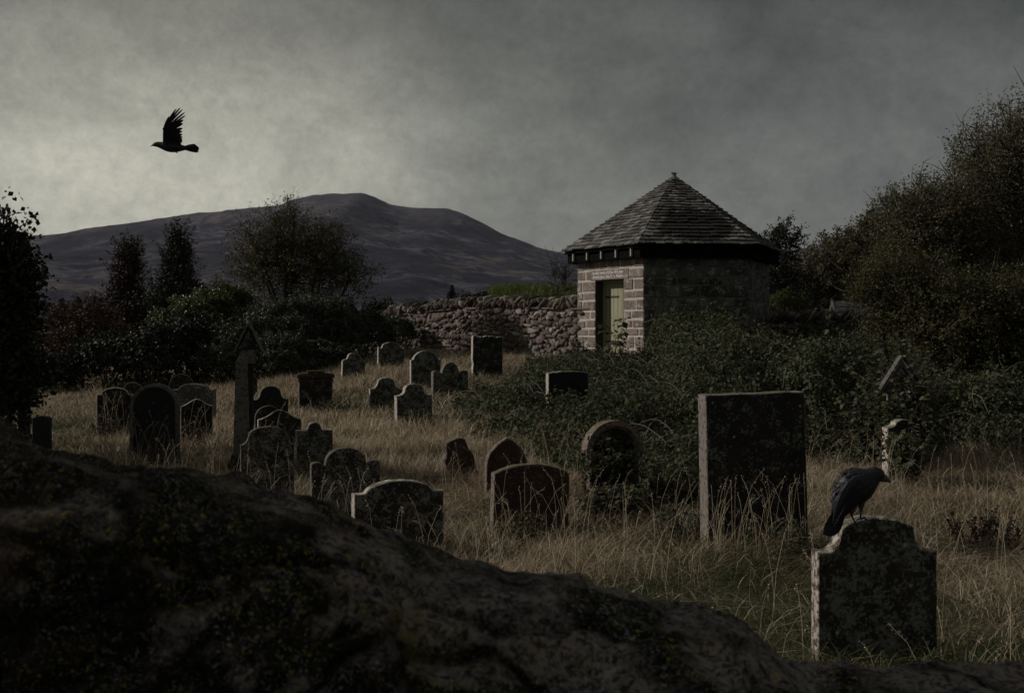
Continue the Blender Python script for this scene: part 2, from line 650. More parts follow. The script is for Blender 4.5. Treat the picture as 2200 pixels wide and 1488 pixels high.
# ------------------------------------------------------------------ ground sheet and mountains
def make_ground():
    fx = np.arange(-16, 20.01, .22)
    xs = np.concatenate([-np.geomspace(5600, 17, 26), fx, np.geomspace(21, 5600, 26)])
    fy = np.arange(1, 34, .22)
    ys = np.concatenate([-np.geomspace(60, .5, 8), fy, np.arange(34.3, 75, .8), np.geomspace(77, 5600, 30)])
    gx, gy = np.meshgrid(xs, ys, indexing='ij')
    V = np.stack([gx.ravel(), gy.ravel(), ground(gx.ravel(), gy.ravel())], 1)
    ny = len(ys)
    i, j = np.meshgrid(np.arange(len(xs) - 1), np.arange(ny - 1), indexing='ij')
    a = (i * ny + j).ravel()
    Q = np.stack([a, a + ny, a + ny + 1, a + 1], 1)
    m, nt, bs, out = new_mat('grassy_soil')
    N = NT(nt)
    v = N.obj(False)
    c = N.ramp(N.noise(v, 1.2, 8, .65), [(.3, (.03, .028, .014)), (.5, (.06, .05, .03)), (.7, (.10, .08, .05))])
    N.l(c, bs.inputs['Base Color'])
    bs.inputs['Roughness'].default_value = .95
    N.bump(N.noise(v, 16, 6), bs, .6, .05)
    o = np_mesh('ground', V, None, Q, m, smooth=True)
    tag(o, kind='structure')


make_ground()

RIDGE = [(-900, 560), (-300, 530), (0, 508), (60, 506), (190, 500), (235, 486), (330, 472), (430, 458), (470, 458), (580, 443), (605, 440), (640, 425), (700, 415),
         (780, 413), (800, 419), (835, 434), (880, 442), (960, 444), (990, 454), (1030, 474), (1080, 500), (1150, 527), (1210, 543),
         (1300, 562), (1400, 575), (1550, 572), (1650, 552), (1710, 540), (1800, 525), (1900, 512), (2100, 520), (2600, 560), (3200, 600)]


def make_mountain():
    Y0 = 3600.
    rx = np.array([X(p, Y0) for p, _ in RIDGE])
    rz = np.array([Z(r, Y0) for _, r in RIDGE])
    xs = np.linspace(-3000, 3000, 420)
    ys = np.linspace(1300, 4700, 170)
    gx, gy = np.meshgrid(xs, ys, indexing='ij')
    h = np.interp(gx, rx, rz)
    t = np.clip((gy - 1300) / (Y0 - 1300), 0, 1)
    prof = .10 * sstep(0, .2, t) + .90 * t ** 1.25
    back = 1 - .6 * sstep(Y0, 4700, gy)
    z = -12 + (h + 12) * prof * back
    amp = sstep(0, .15, t) * (1 - .86 * sstep(.86, 1., t))
    # spurs and gullies running down the flank
    z += amp * 120 * (fbm(gx / 520. + .3 * gy / 900., gy / 1500., 4, 2) - .5)
    z += amp * 24 * (fbm(gx / 130., gy / 240., 4, 9) - .5)
    z += (.5 + amp) * 9 * (fbm(gx / 34., gy / 40., 3, 4) - .5)
    V = np.stack([gx.ravel(), gy.ravel(), z.ravel()], 1)
    ny = len(ys)
    i, j = np.meshgrid(np.arange(len(xs) - 1), np.arange(ny - 1), indexing='ij')
    a = (i * ny + j).ravel()
    Q = np.stack([a, a + ny, a + ny + 1, a + 1], 1)
    m, nt, bs, out = new_mat('heather_moor')
    N = NT(nt)
    tc = N.n('ShaderNodeTexCoord')
    v = tc.outputs['Object']
    n1 = N.noise(v, .0045, 9, .66, .8)
    n2 = N.noise(v, .024, 8, .74, .6)
    c = N.ramp(n2, [(.40, (.016, .015, .026)), (.5, (.044, .042, .060)), (.60, (.125, .115, .125))])
    br = N.ramp(n1, [(.53, 0.), (.66, 1.)])
    c = N.mix(N.math('MULTIPLY', br, .7), c, (.145, .108, .080))
    sp = N.ramp(N.noise(v, .011, 9, .75, 1.), [(.57, 0.), (.64, .7)])
    c = N.mix(sp, c, (.15, .14, .12))
    hd = N.ramp(N.noise(v, .0030, 8, .66, .6), [(.46, 0.), (.54, .85)])
    c = N.mix(hd, c, (.020, .019, .028))
    sz = N.n('ShaderNodeSeparateXYZ')
    N.l(v, sz.inputs[0])
    hi = N.ramp(N.math('DIVIDE', sz.outputs['Z'], 480.), [(.62, 0.), (.95, .55)])
    c = N.mix(N.math('MULTIPLY', hi, N.noise(v, .012, 6, .7)), c, (.20, .175, .185))
    N.l(c, bs.inputs['Base Color'])
    bs.inputs['Roughness'].default_value = 1.
    bs.inputs['Specular IOR Level'].default_value = .05
    N.bump(n2, bs, .7, 10.)
    o = np_mesh('mountain', V, None, Q, m, smooth=True)
    tag(o, kind='structure')


make_mountain()

# ------------------------------------------------------------------ watch house
HC = (HUT.x, HUT.y)
RW, RE = 2.49, 2.87
A0 = -25.0
Z_EAVE, Z_APEX = 3.77, 5.70


def hexv(k, R):
    a = math.radians(A0 + 60 * k)
    return Vector((HC[0] + R * math.sin(a), HC[1] - R * math.cos(a), 0))


def make_hut():
    root = empty('watch_house', HUT)
    tag(root, 'hexagonal stone watch house with conical slate roof and green plank door', 'watch house')
    zb = HUT.z - .5
    zt = 3.95
    dark = MB()
    pale = MB()
    mor_p = MB()
    mor_d = MB()
    # ---- six facets; facet k runs from corner k-1 to corner k (k=0 carries the door)
    door_u = (.70, 1.79)
    door_z = (1.14, 3.02)
    for k in range(6):
        a, b = hexv(k - 1, RW), hexv(k, RW)
        u = (b - a)
        L = u.length
        u.normalize()
        n = Vector((u.y, -u.x, 0))       # outward
        if n.dot(a - Vector((HC[0], HC[1], 0))) < 0:
            n = -n
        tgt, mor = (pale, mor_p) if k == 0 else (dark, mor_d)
        T = .32
        corev = [(0, L, zb, zt)] if k else [(0, door_u[0], zb, zt), (door_u[1], L, zb, zt),
                                            (door_u[0], door_u[1], door_z[1] + .02, zt), (door_u[0], door_u[1], zb, door_z[0] - .16)]
        for (u0, u1, z0, z1) in corev:
            q = a + u * u0 - n * (T + .012)
            mor.frame_box(Vector((q.x, q.y, z0)), u * (u1 - u0), n * T, Vector((0, 0, z1 - z0)))
        if k in (3, 4, 5):
            continue
        z = zb
        row = 0
        while z < zt - .05:
            hgt = random.uniform(.17, .31)
            if k == 0 and z < door_z[1] <= z + hgt + .12:
                hgt = door_z[1] - z
            if abs(z - door_z[1]) < 1e-6 and k == 0:
                hgt = .25
            if z + hgt > zt - .1:
                hgt = zt - z
            spans = [(0, L)]
            if k == 0:
                if z >= door_z[0] - .12 and z + hgt <= door_z[1] + 1e-4:
                    spans = [(0, door_u[0]), (door_u[1], L)]
                elif abs(z - door_z[1]) < 1e-6:
                    spans = [(0, .52), (1.98, L)]
            for (s0, s1) in spans:
                x = s0
                first = True
                while x < s1 - .02:
                    wd = random.uniform(.24, .62)
                    if first and s0 == 0 and row % 2:
                        wd = random.uniform(.18, .34)
                    first = False
                    if s1 - (x + wd) < .17:
                        wd = s1 - x
                    g = .017
                    gl_ = .002 if x == s0 else g
                    gr_ = .002 if x + wd >= s1 - .001 else g
                    pr = random.uniform(-.008, .010)
                    q = a + u * (x + gl_) - n * .06
                    jz = random.uniform(-.006, .006)
                    tgt.frame_box(Vector((q.x, q.y, z + g + jz)), u * (wd - gl_ - gr_) + Vector((0, 0, random.uniform(-.008, .008))), n * (.06 + pr), Vector((0, 0, hgt - 2 * g - random.uniform(0, .012))) + u * random.uniform(-.006, .006))
                    x += wd
            z += hgt
            row += 1
    # irregular arrises
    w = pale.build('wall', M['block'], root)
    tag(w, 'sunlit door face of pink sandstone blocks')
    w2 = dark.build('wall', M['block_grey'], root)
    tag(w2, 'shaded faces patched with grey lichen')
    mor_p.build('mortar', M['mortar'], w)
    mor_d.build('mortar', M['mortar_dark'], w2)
    for ob in (w, w2):
        bv = ob.modifiers.new('worn', 'BEVEL')
        bv.width = .020
        bv.segments = 2
    # ---- lintel with cut lettering
    a, b = hexv(-1, RW), hexv(0, RW)
    u = (b - a).normalized()
    n = Vector((u.y, -u.x, 0))
    if n.dot(a - Vector((HC[0], HC[1], 0))) < 0:
        n = -n
    up = Vector((0, 0, 1))
    lb = MB()
    q = a + u * .535 - n * .30
    lb.frame_box(Vector((q.x, q.y, door_z[1] + .006)), u * 1.43, n * (.30 + .006), Vector((0, 0, .236)), r=.55)
    lint = lb.build('lintel', M['block'], root)
    for i, (txt, zz) in enumerate((('Ix-sdad. buwna of Jn Jas. W V. bear', door_z[1] + .148), ('aPublic f Jan y Day P. J n Nwmm', door_z[1] + .045))):
        cu = bpy.data.curves.new('lettering', 'FONT')
        cu.body = txt
        cu.size = .098
        cu.extrude = .0015
        cu.offset = .0022
        tmp = bpy.data.objects.new('tmp_text', cu)
        COL.objects.link(tmp)
        bpy.context.view_layer.update()
        me = bpy.data.meshes.new_from_object(tmp.evaluated_get(bpy.context.evaluated_depsgraph_get()))
        bpy.data.objects.remove(tmp)
        xs = [v.co.x for v in me.vertices]
        sc = 1.16 / (max(xs) - min(xs))
        R = Matrix((u, up, n)).transposed().to_4x4()
        me.transform(Matrix.Diagonal((sc, 1., 1., 1.)))
        org = a + u * (.625 - min(xs) * sc) + n * .008 + up * zz
        me.transform(Matrix.Translation(org) @ R)
        me.materials.clear()
        me.materials.append(M['white_paint'])
        link('lettering', me, lint)
    # ---- door, frame and step
    dz0, dz1 = door_z
    fr = MB()
    for (u0, u1, z0, z1) in ((door_u[0], door_u[0] + .07, dz0, dz1), (door_u[1] - .07, door_u[1], dz0, dz1), (door_u[0] + .07, door_u[1] - .07, dz1 - .07, dz1)):
        q = a + u * u0 - n * .33
        fr.frame_box(Vector((q.x, q.y, z0)), u * (u1 - u0), n * .08, up * (z1 - z0))
    dr = MB()
    gap = MB()
    x0, x1 = door_u[0] + .072, door_u[1] - .072
    npl = 6
    wpl = (x1 - x0) / npl
    for i in range(npl):
        q = a + u * (x0 + i * wpl + .006) - n * (.325 + random.uniform(0, .004))
        dr.frame_box(Vector((q.x, q.y, dz0 + .03)), u * (wpl - .012), n * .045, up * (dz1 - dz0 - .105))
    q = a + u * x0 - n * .34
    gap.frame_box(Vector((q.x, q.y, dz0 + .03)), u * (x1 - x0), n * .03, up * (dz1 - dz0 - .105))
    rv = MB()
    for uu, sg in ((door_u[0], 1), (door_u[1], -1)):
        q = a + u * uu - n * .245
        rv.frame_box(Vector((q.x, q.y, dz0)), u * (.018 * sg), n * .235, up * (dz1 - dz0 - .02))
    rv.build('door_reveal', M['shaded_jamb'], root, fix=True)  # thin linings that darken the jambs, their shade is in the colour
    door = dr.build('door', M['door'], root)
    gap.build('door_backing', M['door_gap'], door)
    fr.build('door_frame', M['door'], root)
    hw = MB()
    for zz in (dz0 + .35, dz0 + 1.45):
        hw = MB()
        q = a + u * (x0 + .02) - n * .279
        hw.frame_box(Vector((q.x, q.y, zz)), u * .5, n * .008, up * .045)
        hw.build('hinge', M['iron'], door)
    st = MB()
    q = a + u * (door_u[0] - .12) - n * .30
    st.frame_box(Vector((q.x, q.y, dz0 - .15)), u * 1.33, n * .46, up * .145, r=.3)
    q = a + u * (door_u[0] - .12) + n * .162
    st.frame_box(Vector((q.x, q.y, dz0 - .5)), u * 1.33, n * .34, up * .24, r=.1)
    so_ = st.build('doorstep', M['block'], root)
    bv = so_.modifiers.new('worn', 'BEVEL')
    bv.width = .02
    # ---- roof: slates laid in courses on each of six slopes
    sl_ = MB()
    apex = Vector((HC[0], HC[1], Z_APEX))
    for k in range(6):
        A = hexv(k - 1, RE)
        B = hexv(k, RE)
        A.z = B.z = Z_EAVE
        mid = (A + B) / 2
        slope = apex - mid
        S = slope.length
        sdir_ = slope.normalized()
        ud = (B - A).normalized()
        nn = ud.cross(sdir_)
        if nn.z < 0:
            nn = -nn
        half = (B - A).length / 2
        rows = 24
        gauge0 = S / rows
        d = 0.
        r_ = 0
        while d < S - .04:
            g_ = gauge0 * (1.25 - .5 * d / S)
            hw0 = half * (1 - d / S)
            hw1 = half * max(0, 1 - (d + g_ * 1.35) / S)
            x = -hw0
            while x < hw0 - .01:
                wd = random.uniform(.13, .27) * (1.15 - .4 * d / S)
                if hw0 - (x + wd) < .08:
                    wd = hw0 - x
                ra = hw1 / max(hw0, 1e-4)

                def cl(t):
                    return max(-hw1, min(hw1, t))
                x0_, x1_ = x + .007, x + wd - .007
                drop = random.uniform(-.016, .012)
                lift = .040 + random.uniform(0, .022)
                th = random.uniform(.022, .036)
                tw = random.uniform(-.006, .006)
                p = [mid + ud * x0_ + sdir_ * (d + drop) + nn * (lift + tw),
                     mid + ud * x1_ + sdir_ * (d + drop + random.uniform(-.008, .008)) + nn * (lift - tw),
                     mid + ud * cl(x1_) + sdir_ * min(S, d + g_ * 1.35) + nn * .008,
                     mid + ud * cl(x0_) + sdir_ * min(S, d + g_ * 1.35) + nn * .008]
                if (p[2] - p[3]).length < .004:
                    p[2] = p[2] + ud * .004
                lo = [v - nn * th for v in p]
                sl_.add(p + lo, [(0, 1, 2, 3), (7, 6, 5, 4), (0, 4, 5, 1), (1, 5, 6, 2), (2, 6, 7, 3), (3, 7, 4, 0)])
                x += wd
            d += g_
            r_ += 1
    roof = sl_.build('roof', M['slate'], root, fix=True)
    # boarding under the slates
    bd = MB()
    vs = [hexv(k, RE - .05) + Vector((0, 0, Z_EAVE - .03)) for k in range(6)] + [apex - Vector((0, 0, .05))] + \
         [hexv(k, RE - .05) + Vector((0, 0, Z_EAVE - .06)) for k in range(6)] + [apex - Vector((0, 0, .09))]
    fs = []
    for k in range(6):
        k1 = (k + 1) % 6
        fs += [(k, k1, 6), (7 + k1, 7 + k, 13), (k, 7 + k, 7 + k1, k1)]
    bd.add(vs, fs)
    bd.build('roof_boarding', M['black_wood'], roof, fix=True)
    # ridge cap and little finial
    cp = MB()
    cp.tube([apex + Vector((0, 0, z)) for z in (-.09, -.02, .02, .05, .09, .12)], [.17, .10, .06, .055, .07, .02], 10)
    for t in range(5):
        an = t * 1.256
        cp.tube([apex + Vector((0, 0, .07)), apex + Vector((.09 * math.cos(an), .09 * math.sin(an), .10 + .02 * (t % 2)))], [.02, .008], 5)
    cp.build('finial', M['lead'], roof)
    # fascia set back under the eaves, pale rafter ends
    fa = MB()
    for k in range(6):
        A = hexv(k - 1, RE - .14)
        B = hexv(k, RE - .14)
        ud = (B - A).normalized()
        nn = Vector((ud.y, -ud.x, 0))
        if nn.dot(A - Vector((HC[0], HC[1], 0))) < 0:
            nn = -nn
        fa.frame_box(Vector((A.x, A.y, Z_EAVE - .29)), ud * (B - A).length, -nn * .025, Vector((0, 0, .265)))
        # soffit
        q = A + ud * .05 - nn * .026
        fa.frame_box(Vector((q.x, q.y, Z_EAVE - .28)), ud * ((B - A).length - .1), -nn * .24, Vector((0, 0, .02)))
    fa.build('fascia', M['black_wood'], root)
    ra_ = 0
    for k in (0, 1, 2):
        A = hexv(k - 1, RE - .14)
        B = hexv(k, RE - .14)
        ud = (B - A).normalized()
        nn = Vector((ud.y, -ud.x, 0))
        if nn.dot(A - Vector((HC[0], HC[1], 0))) < 0:
            nn = -nn
        L = (B - A).length
        for t in (.10, .30, .50, .70, .90):
            rb = MB()
            q = A + ud * (L * t - .02) + nn * .002
            rb.frame_box(Vector((q.x, q.y, Z_EAVE - .25)), ud * .035, nn * .055, Vector((0, 0, .19)))
            rb.build('rafter_end', M['pale_wood'] if k == 0 else M['black_wood'], root)  # pale on the sunlit face, black on shaded ones: light set by colour
    return root


make_hut()

# ------------------------------------------------------------------ rubble boundary walls
_bm = bmesh.new()
bmesh.ops.create_icosphere(_bm, subdivisions=2, radius=1)
ICO_V = [v.co.copy() for v in _bm.verts]
ICO_F = [tuple(v.index for v in f.verts) for f in _bm.faces]
_bm.free()


def stone(mb, c, ax, ay, az, r=None, rough=.22, sq=.75):
    off = Vector((random.uniform(-50, 50), random.uniform(-50, 50), random.uniform(-50, 50)))
    vs = []
    for p in ICO_V:
        # squarish super-ellipsoid, dented
        q = Vector([math.copysign(abs(t) ** sq, t) for t in p])
        k = 1 + rough * mnoise.noise(p * 1.6 + off) + rough * .5 * mnoise.noise(p * 4 + off)
        q = q * k
        vs.append(Vector(c) + ax * q.x + ay * q.y + az * q.z)
    mb.add(vs, ICO_F, 0, r)


def rubble_wall(A, B, topA, topB, sag, label, seedv, length_stones=1.0, zbase=None):
    """A,B: plan ends; wall face to the camera side"""
    random.seed(seedv)
    A = Vector((A[0], A[1], 0))
    B = Vector((B[0], B[1], 0))
    u = (B - A)
    L = u.length
    u.normalize()
    n = Vector((u.y, -u.x, 0))
    if n.y > 0:
        n = -n
    T = .5
    root = empty('boundary_wall', (A.x, A.y, gz(A.x, A.y)))
    tag(root, label, 'stone wall')

    def top(s):
        return topA + (topB - topA) * s + sag(s)
    core = MB()
    N_ = 40
    for i in range(N_):
        s0, s1 = i / N_, (i + 1) / N_
        p = A + u * L * s0
        zb = gz(p.x, p.y) - .4
        zt0, zt1 = top(s0) - .02, top(s1) - .02
        q0 = p - n * .03
        q1 = A + u * L * s1 - n * .03
        vs = [Vector((q0.x, q0.y, zb)), Vector((q1.x, q1.y, zb)), Vector((q1.x, q1.y, zt1)), Vector((q0.x, q0.y, zt0))]
        back = [v - n * T for v in vs]
        core.add(vs + back, [(0, 1, 2, 3), (7, 6, 5, 4), (3, 2, 6, 7), (0, 4, 5, 1)] + ([(0, 3, 7, 4)] if i == 0 else []) + ([(1, 5, 6, 2)] if i == N_ - 1 else []))
    core.build('wall_core', M['rubble_mortar'], root)
    st = MB()
    zrow = -.15
    hmax = 2.6
    while zrow < hmax:
        rh = random.uniform(.07, .17)
        x = random.uniform(-.1, 0)
        while x < L:
            wd = random.uniform(.08, .24) if random.random() < .8 else random.uniform(.24, .45)
            s = min(1, max(0, (x + wd / 2) / L))
            p = A + u * (x + wd / 2)
            zb = gz(p.x, p.y)
            zc = zb + zrow + rh / 2
            if zc + rh * .45 < top(s) - .02:
                jz = random.uniform(-.055, .055)
                sc = random.uniform(.6, 1.2)
                rr = random.random()
                if random.random() < .12:
                    rr = random.uniform(.88, 1)
                else:
                    rr *= .86
                stone(st, p + Vector((0, 0, zc + jz)) - n * .02, u * (wd * .52 * sc), n * random.uniform(.05, .095), Vector((0, 0, rh * .53 * sc)) + u * random.uniform(-.06, .06), rr, .6, .62)
            x += wd * .96
        zrow += rh
    st.build('rubble_stone', M['rubble'], root, smooth=True)
    # thin ledge, then leaning coping slabs on edge
    lg = MB()
    x = 0
    while x < L:
        wd = random.uniform(.35, .8)
        s = x / L
        p = A + u * x
        if random.random() < .5:
            lg.frame_box(Vector((p.x, p.y, top(s) - .03)) - n * .02, u * wd + Vector((0, 0, top(min(1, s + wd / L)) - top(s))), n * random.uniform(.05, .09), Vector((0, 0, .04)))
        x += wd + .01
    lg.build('ledge', M['cope'], root)
    cp = MB()
    x = .05
    while x < L - .05:
        wd = random.uniform(.05, .13)
        s = x / L
        hh = random.uniform(.22, .34)
        p = A + u * x
        lean = u * random.uniform(.03, .17) * (1 if random.random() < .9 else -1)
        stone(cp, Vector((p.x, p.y, top(s) + hh * .42)) - n * random.uniform(.18, .24), u * (wd * .55), n * random.uniform(.24, .30),
              Vector((0, 0, hh * .55)) + lean, None, .5, .6)
        x += wd * 1.02
    cp.build('coping', M['cope'], root, smooth=True)
    return root


W0 = hexv(-1, RW) + Vector((-.02, .05, 0))
rubble_wall((-5.6, 37.0), (W0.x, W0.y), 2.02, 2.34, lambda s: .24 * math.sin(math.pi * min(1, s * 1.0)) ** 1 * (1 if s > .02 else 1) + (-.28 * max(0, .25 - s) / .25),
            'long rubble boundary wall with slanted coping stones left of the watch house', 21)
W1 = hexv(2, RW)
rubble_wall((W1.x - .2, W1.y - .35), (15.5, 26.4), 1.98, 1.9, lambda s: .05 * math.sin(9 * s),
            'mostly buried rubble wall with coping showing above brambles right of the watch house', 22)


# small slate roofed shed beyond the right wall
def make_shed():
    Y = 34.
    x0, x1 = X(1797, Y), X(1960, Y)
    zr = Z(648, Y)
    g = gz(x0, Y)
    root = empty('shed', (x0, Y, g))
    tag(root, 'small dark slate roofed shed with pale gable boards behind the right wall', 'shed')
    w = 1.05
    ze = zr - 1.0
    wl = MB()
    # walls as a gabled prism, ridge along x
    vs = []
    for xx in (x0 + .08, x1):
        vs += [Vector((xx, Y - w + .1, g - .2)), Vector((xx, Y + w - .1, g - .2)), Vector((xx, Y + w - .1, ze - .03)), Vector((xx, Y, zr - .12)), Vector((xx, Y - w + .1, ze - .03))]
    wl.add(vs, [(0, 1, 2, 3, 4), (9, 8, 7, 6, 5), (0, 4, 9, 5), (1, 6, 7, 2), (4, 3, 8, 9), (3, 2, 7, 8), (0, 5, 6, 1)])
    wl.build('wall', M['black_wood'], root, fix=True)
    rf = MB()
    for s in (-1, 1):
        a = Vector((x0 - .1, Y, zr))
        e = Vector((x0 - .1, Y + s * (w + .1), ze - .12))
        nrm = Vector((0, -(e - a).z * s, (e - a).y * s)).normalized()
        rows = 7
        for r in range(rows):
            p0 = a.lerp(e, r / rows)
            p1 = a.lerp(e, (r + 1.12) / rows)
            rf.frame_box(p1 + nrm * .03, Vector((x1 - x0 + .2, 0, 0)), p0 - p1 - nrm * .02, nrm * .02)
    rf.build('roof', M['shed_slate'], root, fix=True)
    bb = MB()
    for s in (-1, 1):
        a = Vector((x0 - .14, Y + s * .002, zr + .07))
        e = Vector((x0 - .14, Y + s * (w + .12), ze - .10))
        dn = Vector((0, 0, -.20))
        bb.frame_box(a, e - a, Vector((.035, 0, 0)), dn)
    bb.build('barge_board', M['shed_wood'], root, fix=True)


make_shed()


# ------------------------------------------------------------------ headstones
def prof_round(t, w):
    return w * .5 * (1 - math.sqrt(max(0, 1 - t * t)))


def prof_camber(rise):
    return lambda t, w: rise * t * t


def prof_shoulder_camber(a, rise, drop):
    def f(t, w):
        t = abs(t)
        if t < a:
            return rise * (t / a) ** 2
        return rise + drop * min(1, (t - a) / .03) * 1.0 - drop * 0
    return f


def prof_bell(a, b, d1, d2, d3=0.):
    """central arch |t|<a dropping d1, concave sweep a..b dropping d2, flat shoulder (lifting d3 at the tips)"""
    def f(t, w):
        t = abs(t)
        if t < a:
            return d1 * (1 - math.sqrt(max(0, 1 - (t / a) ** 2 * .96)))
        if t < b:
            return d1 * .8 + d2 * math.sqrt(max(0, 1 - ((b - t) / (b - a)) ** 2))
        return d1 * .8 + d2 - d3 * (t - b) / (1 - b + 1e-6)
    return f


def prof_ogee(a, d1, d2):
    """gently peaked ogee head"""
    def f(t, w):
        t = abs(t)
        return d1 * (1 - math.cos(math.pi * min(1, t / a))) / 2 + d2 * t
    return f


def prof_gothic(rise):
    def f(t, w):
        t = abs(t)
        return rise * (.35 * t + .65 * (1 - math.sqrt(max(0, 1 - t * t))))
    return f


def prof_gable(d, flat=0.):
    return lambda t, w: d * max(0, abs(t) - flat) / (1 - flat)


def prof_scroll(ca, cd, ctr, r, base):
    """central arch plus small round scrolls at both ends"""
    def f(t, w):
        t = abs(t)
        v = base
        if t < ca:
            v = min(v, cd * (1 - math.sqrt(max(0, 1 - (t / ca) ** 2))))
        if abs(t - ctr) < r:
            v = min(v, base - .55 * r * w * .5 * math.sqrt(max(0, 1 - ((t - ctr) / r) ** 2)))
        return v
    return f


def prof_flat():
    return lambda t, w: 0.


STONE_BOX = []


def slab_mesh(mb, w, h, prof, T, n=57, bevel=.006, taper=0., rough=.004):
    ts = [-1 + 2 * i / (n - 1) for i in range(n)]
    off = random.uniform(-99, 99)
    out = []
    for t in ts:
        x = t * w / 2
        z = h - prof(t, w)
        z += rough * 2 * mnoise.noise(Vector((x * 9, off, 0))) + rough * mnoise.noise(Vector((x * 40, off, 5)))
        out.append((x, z))
    side_n = 10
    left = []
    right = []
    zl, zr = out[0][1], out[-1][1]
    for i in range(1, side_n + 1):
        f_ = i / side_n
        zz = zl * (1 - f_) + (-.35) * f_
        left.append((-w / 2 * (1 + taper * f_) + rough * mnoise.noise(Vector((zz * 9, off, 7))), zz))
        zz = zr * (1 - f_) + (-.35) * f_
        right.append((w / 2 * (1 + taper * f_) + rough * mnoise.noise(Vector((zz * 9, off, 9))), zz))
    loop = list(reversed(left)) + out + right
    N_ = len(loop)
    cx = 0
    cz = h * .45

    def inset(p):
        dx, dz = p[0] - cx, p[1] - cz
        return (p[0] - math.copysign(min(bevel, abs(dx)), dx), p[1] - math.copysign(min(bevel, abs(dz)), dz))
    front = [(*inset(p), -T / 2) for p in loop]
    ring1 = [(p[0], p[1], -T / 2 + bevel) for p in loop]
    ring2 = [(p[0], p[1], T / 2 - bevel) for p in loop]
    back = [(*inset(p), T / 2) for p in loop]
    vs = [Vector((x, y, z)) for lp in (front, ring1, ring2, back) for (x, z, y) in lp]
    fs = [tuple(range(N_))]
    mi = [0]
    fs.append(tuple(3 * N_ + i for i in range(N_ - 1, -1, -1)))
    mi.append(0)
    for k in range(3):
        for i in range(N_ - 1):
            fs.append((k * N_ + i + 1, k * N_ + i, (k + 1) * N_ + i, (k + 1) * N_ + i + 1))
            mi.append(1)
        fs.append((k * N_, k * N_ + N_ - 1, (k + 1) * N_ + N_ - 1, (k + 1) * N_))
        mi.append(1)
    b = len(mb.v)
    mb.v += [tuple(v) for v in vs]
    mb.r += [.5] * len(vs)
    for f_, m_ in zip(fs, mi):
        mb.f.append([b + i for i in f_])
        mb.m.append(m_)


def headstone(label, xl, xr, ytop, Y, prof, T=.12, rot=20, face='face', edge='edge', tilt=0., lean=0., taper=.0, group='old headstones in the long grass', name='headstone', rough=.004):
    pm = (xl + xr) / 2
    x = X(pm, Y)
    th = math.radians(rot)
    tanp = x / Y
    w = (xr - xl) / F * Y / max(.3, (math.cos(th) - tanp * math.sin(th)))
    g = gz(x, Y)
    h = Z(ytop, Y) - g
    mb = MB()
    slab_mesh(mb, w, h, prof, T, taper=taper, rough=rough)
    Mx = Matrix.Rotation(th, 4, 'Z') @ Matrix.Rotation(math.radians(lean), 4, 'X') @ Matrix.Rotation(math.radians(tilt), 4, 'Y')
    mb.v = [tuple(Mx @ Vector(v)) for v in mb.v]
    me_mats = [M[face], M[edge]]
    o = mb.build(name, me_mats, None, None, fix=True)
    o.location = (x, Y + T / 2, g)
    # re-centre so the front face middle sits on the pixel column
    tag(o, label, 'headstone', group)
    STONE_BOX.append((x, Y + T / 2, th, w, T))
    return o, w, h, Mx


random.seed(3)
HS = headstone
raven_stone = HS('headstone with arched head and swept shoulders on which the raven perches', 1757, 2013, 1112, 6.2,
                 prof_bell(.62, .86, .085, .125), .12, 3, 'face_lichen', 'edge_flaked', taper=.01)
HS('tall thick flat-topped slab beside the brambles, largest headstone', 1521, 1733, 845, 9.5, prof_flat(), .20, 10, 'face_dark', 'edge_grey', tilt=-1.5, taper=.02)
HS('broad headstone with low mossy curved top in front of the pointed-arch stone', 1056, 1218, 997, 10.4, prof_camber(.085), .12, 17, 'face_red', 'edge_red', tilt=1.5)
HS('pointed-arch headstone half hidden behind the broad mossy one', 1043, 1132, 940, 12.0, prof_gothic(.30), .12, 12, 'face_red', 'edge_red')
HS('low rounded headstone sinking into dry grass left of the pointed arch', 960, 1022, 940, 13.4, prof_bell(.7, .95, .05, .16), .16, 24, 'face_red', 'edge_red', tilt=-14)
HS('low-arched headstone with square shoulders just above the foreground wall', 757, 950, 1032, 9.3, prof_bell(.74, .80, .115, .01), .12, 20, 'face', 'edge')
HS('headstone with central arch and two round scroll shoulders', 666, 814, 961, 10.8, prof_scroll(.60, .16, .84, .18, .17), .10, 18, 'face_lichen', 'edge_dark')
HS('round-shouldered lichened headstone standing right in front of the obelisk foot', 514, 630, 916, 11.6, prof_bell(.70, .98, .10, .11), .10, 16, 'face_lichen', 'edge_dark')
HS('small headstone with pointed centre and square shoulders behind the scroll-topped stone', 634, 712, 907, 14.0, prof_bell(.34, .55, .06, .05), .12, 18, 'face_lichen', 'edge')
HS('low headstone with a shallow peaked top behind the obelisk', 552, 645, 880, 15.0, prof_ogee(1., .10, .03), .11, 18, 'face_dark', 'edge')
HS('thin curved headstone top just behind the shallow peaked one', 546, 604, 871, 15.7, prof_round, .08, 18, 'face_dark', 'edge_dark')
HS('dark bell-shaped headstone right of the obelisk shaft', 541, 617, 829, 17.5, prof_bell(.58, .92, .12, .12, .01), .12, 18, 'face_black', 'edge_dark')
hs_round = HS('large round-topped dark headstone with a plain border, left of the obelisk', 276, 383, 824, 14.3, prof_round, .14, 10, 'face_black', 'edge_dark')
HS('headstone with low arch and square shoulders left of the round-topped one', 206, 284, 833, 17.0, prof_bell(.72, .80, .09, .03), .10, 14, 'face_dark', 'edge')
HS('wide arched headstone with reddish edge behind the small ogee stone', 372, 459, 824, 18.6, prof_bell(.68, .74, .09, .03), .12, -12, 'face_dark', 'edge_red')
HS('small headstone with ogee top in front of the wide arched one', 386, 455, 857, 16.0, prof_ogee(1., .09, .01), .10, 16, 'face_dark', 'edge')
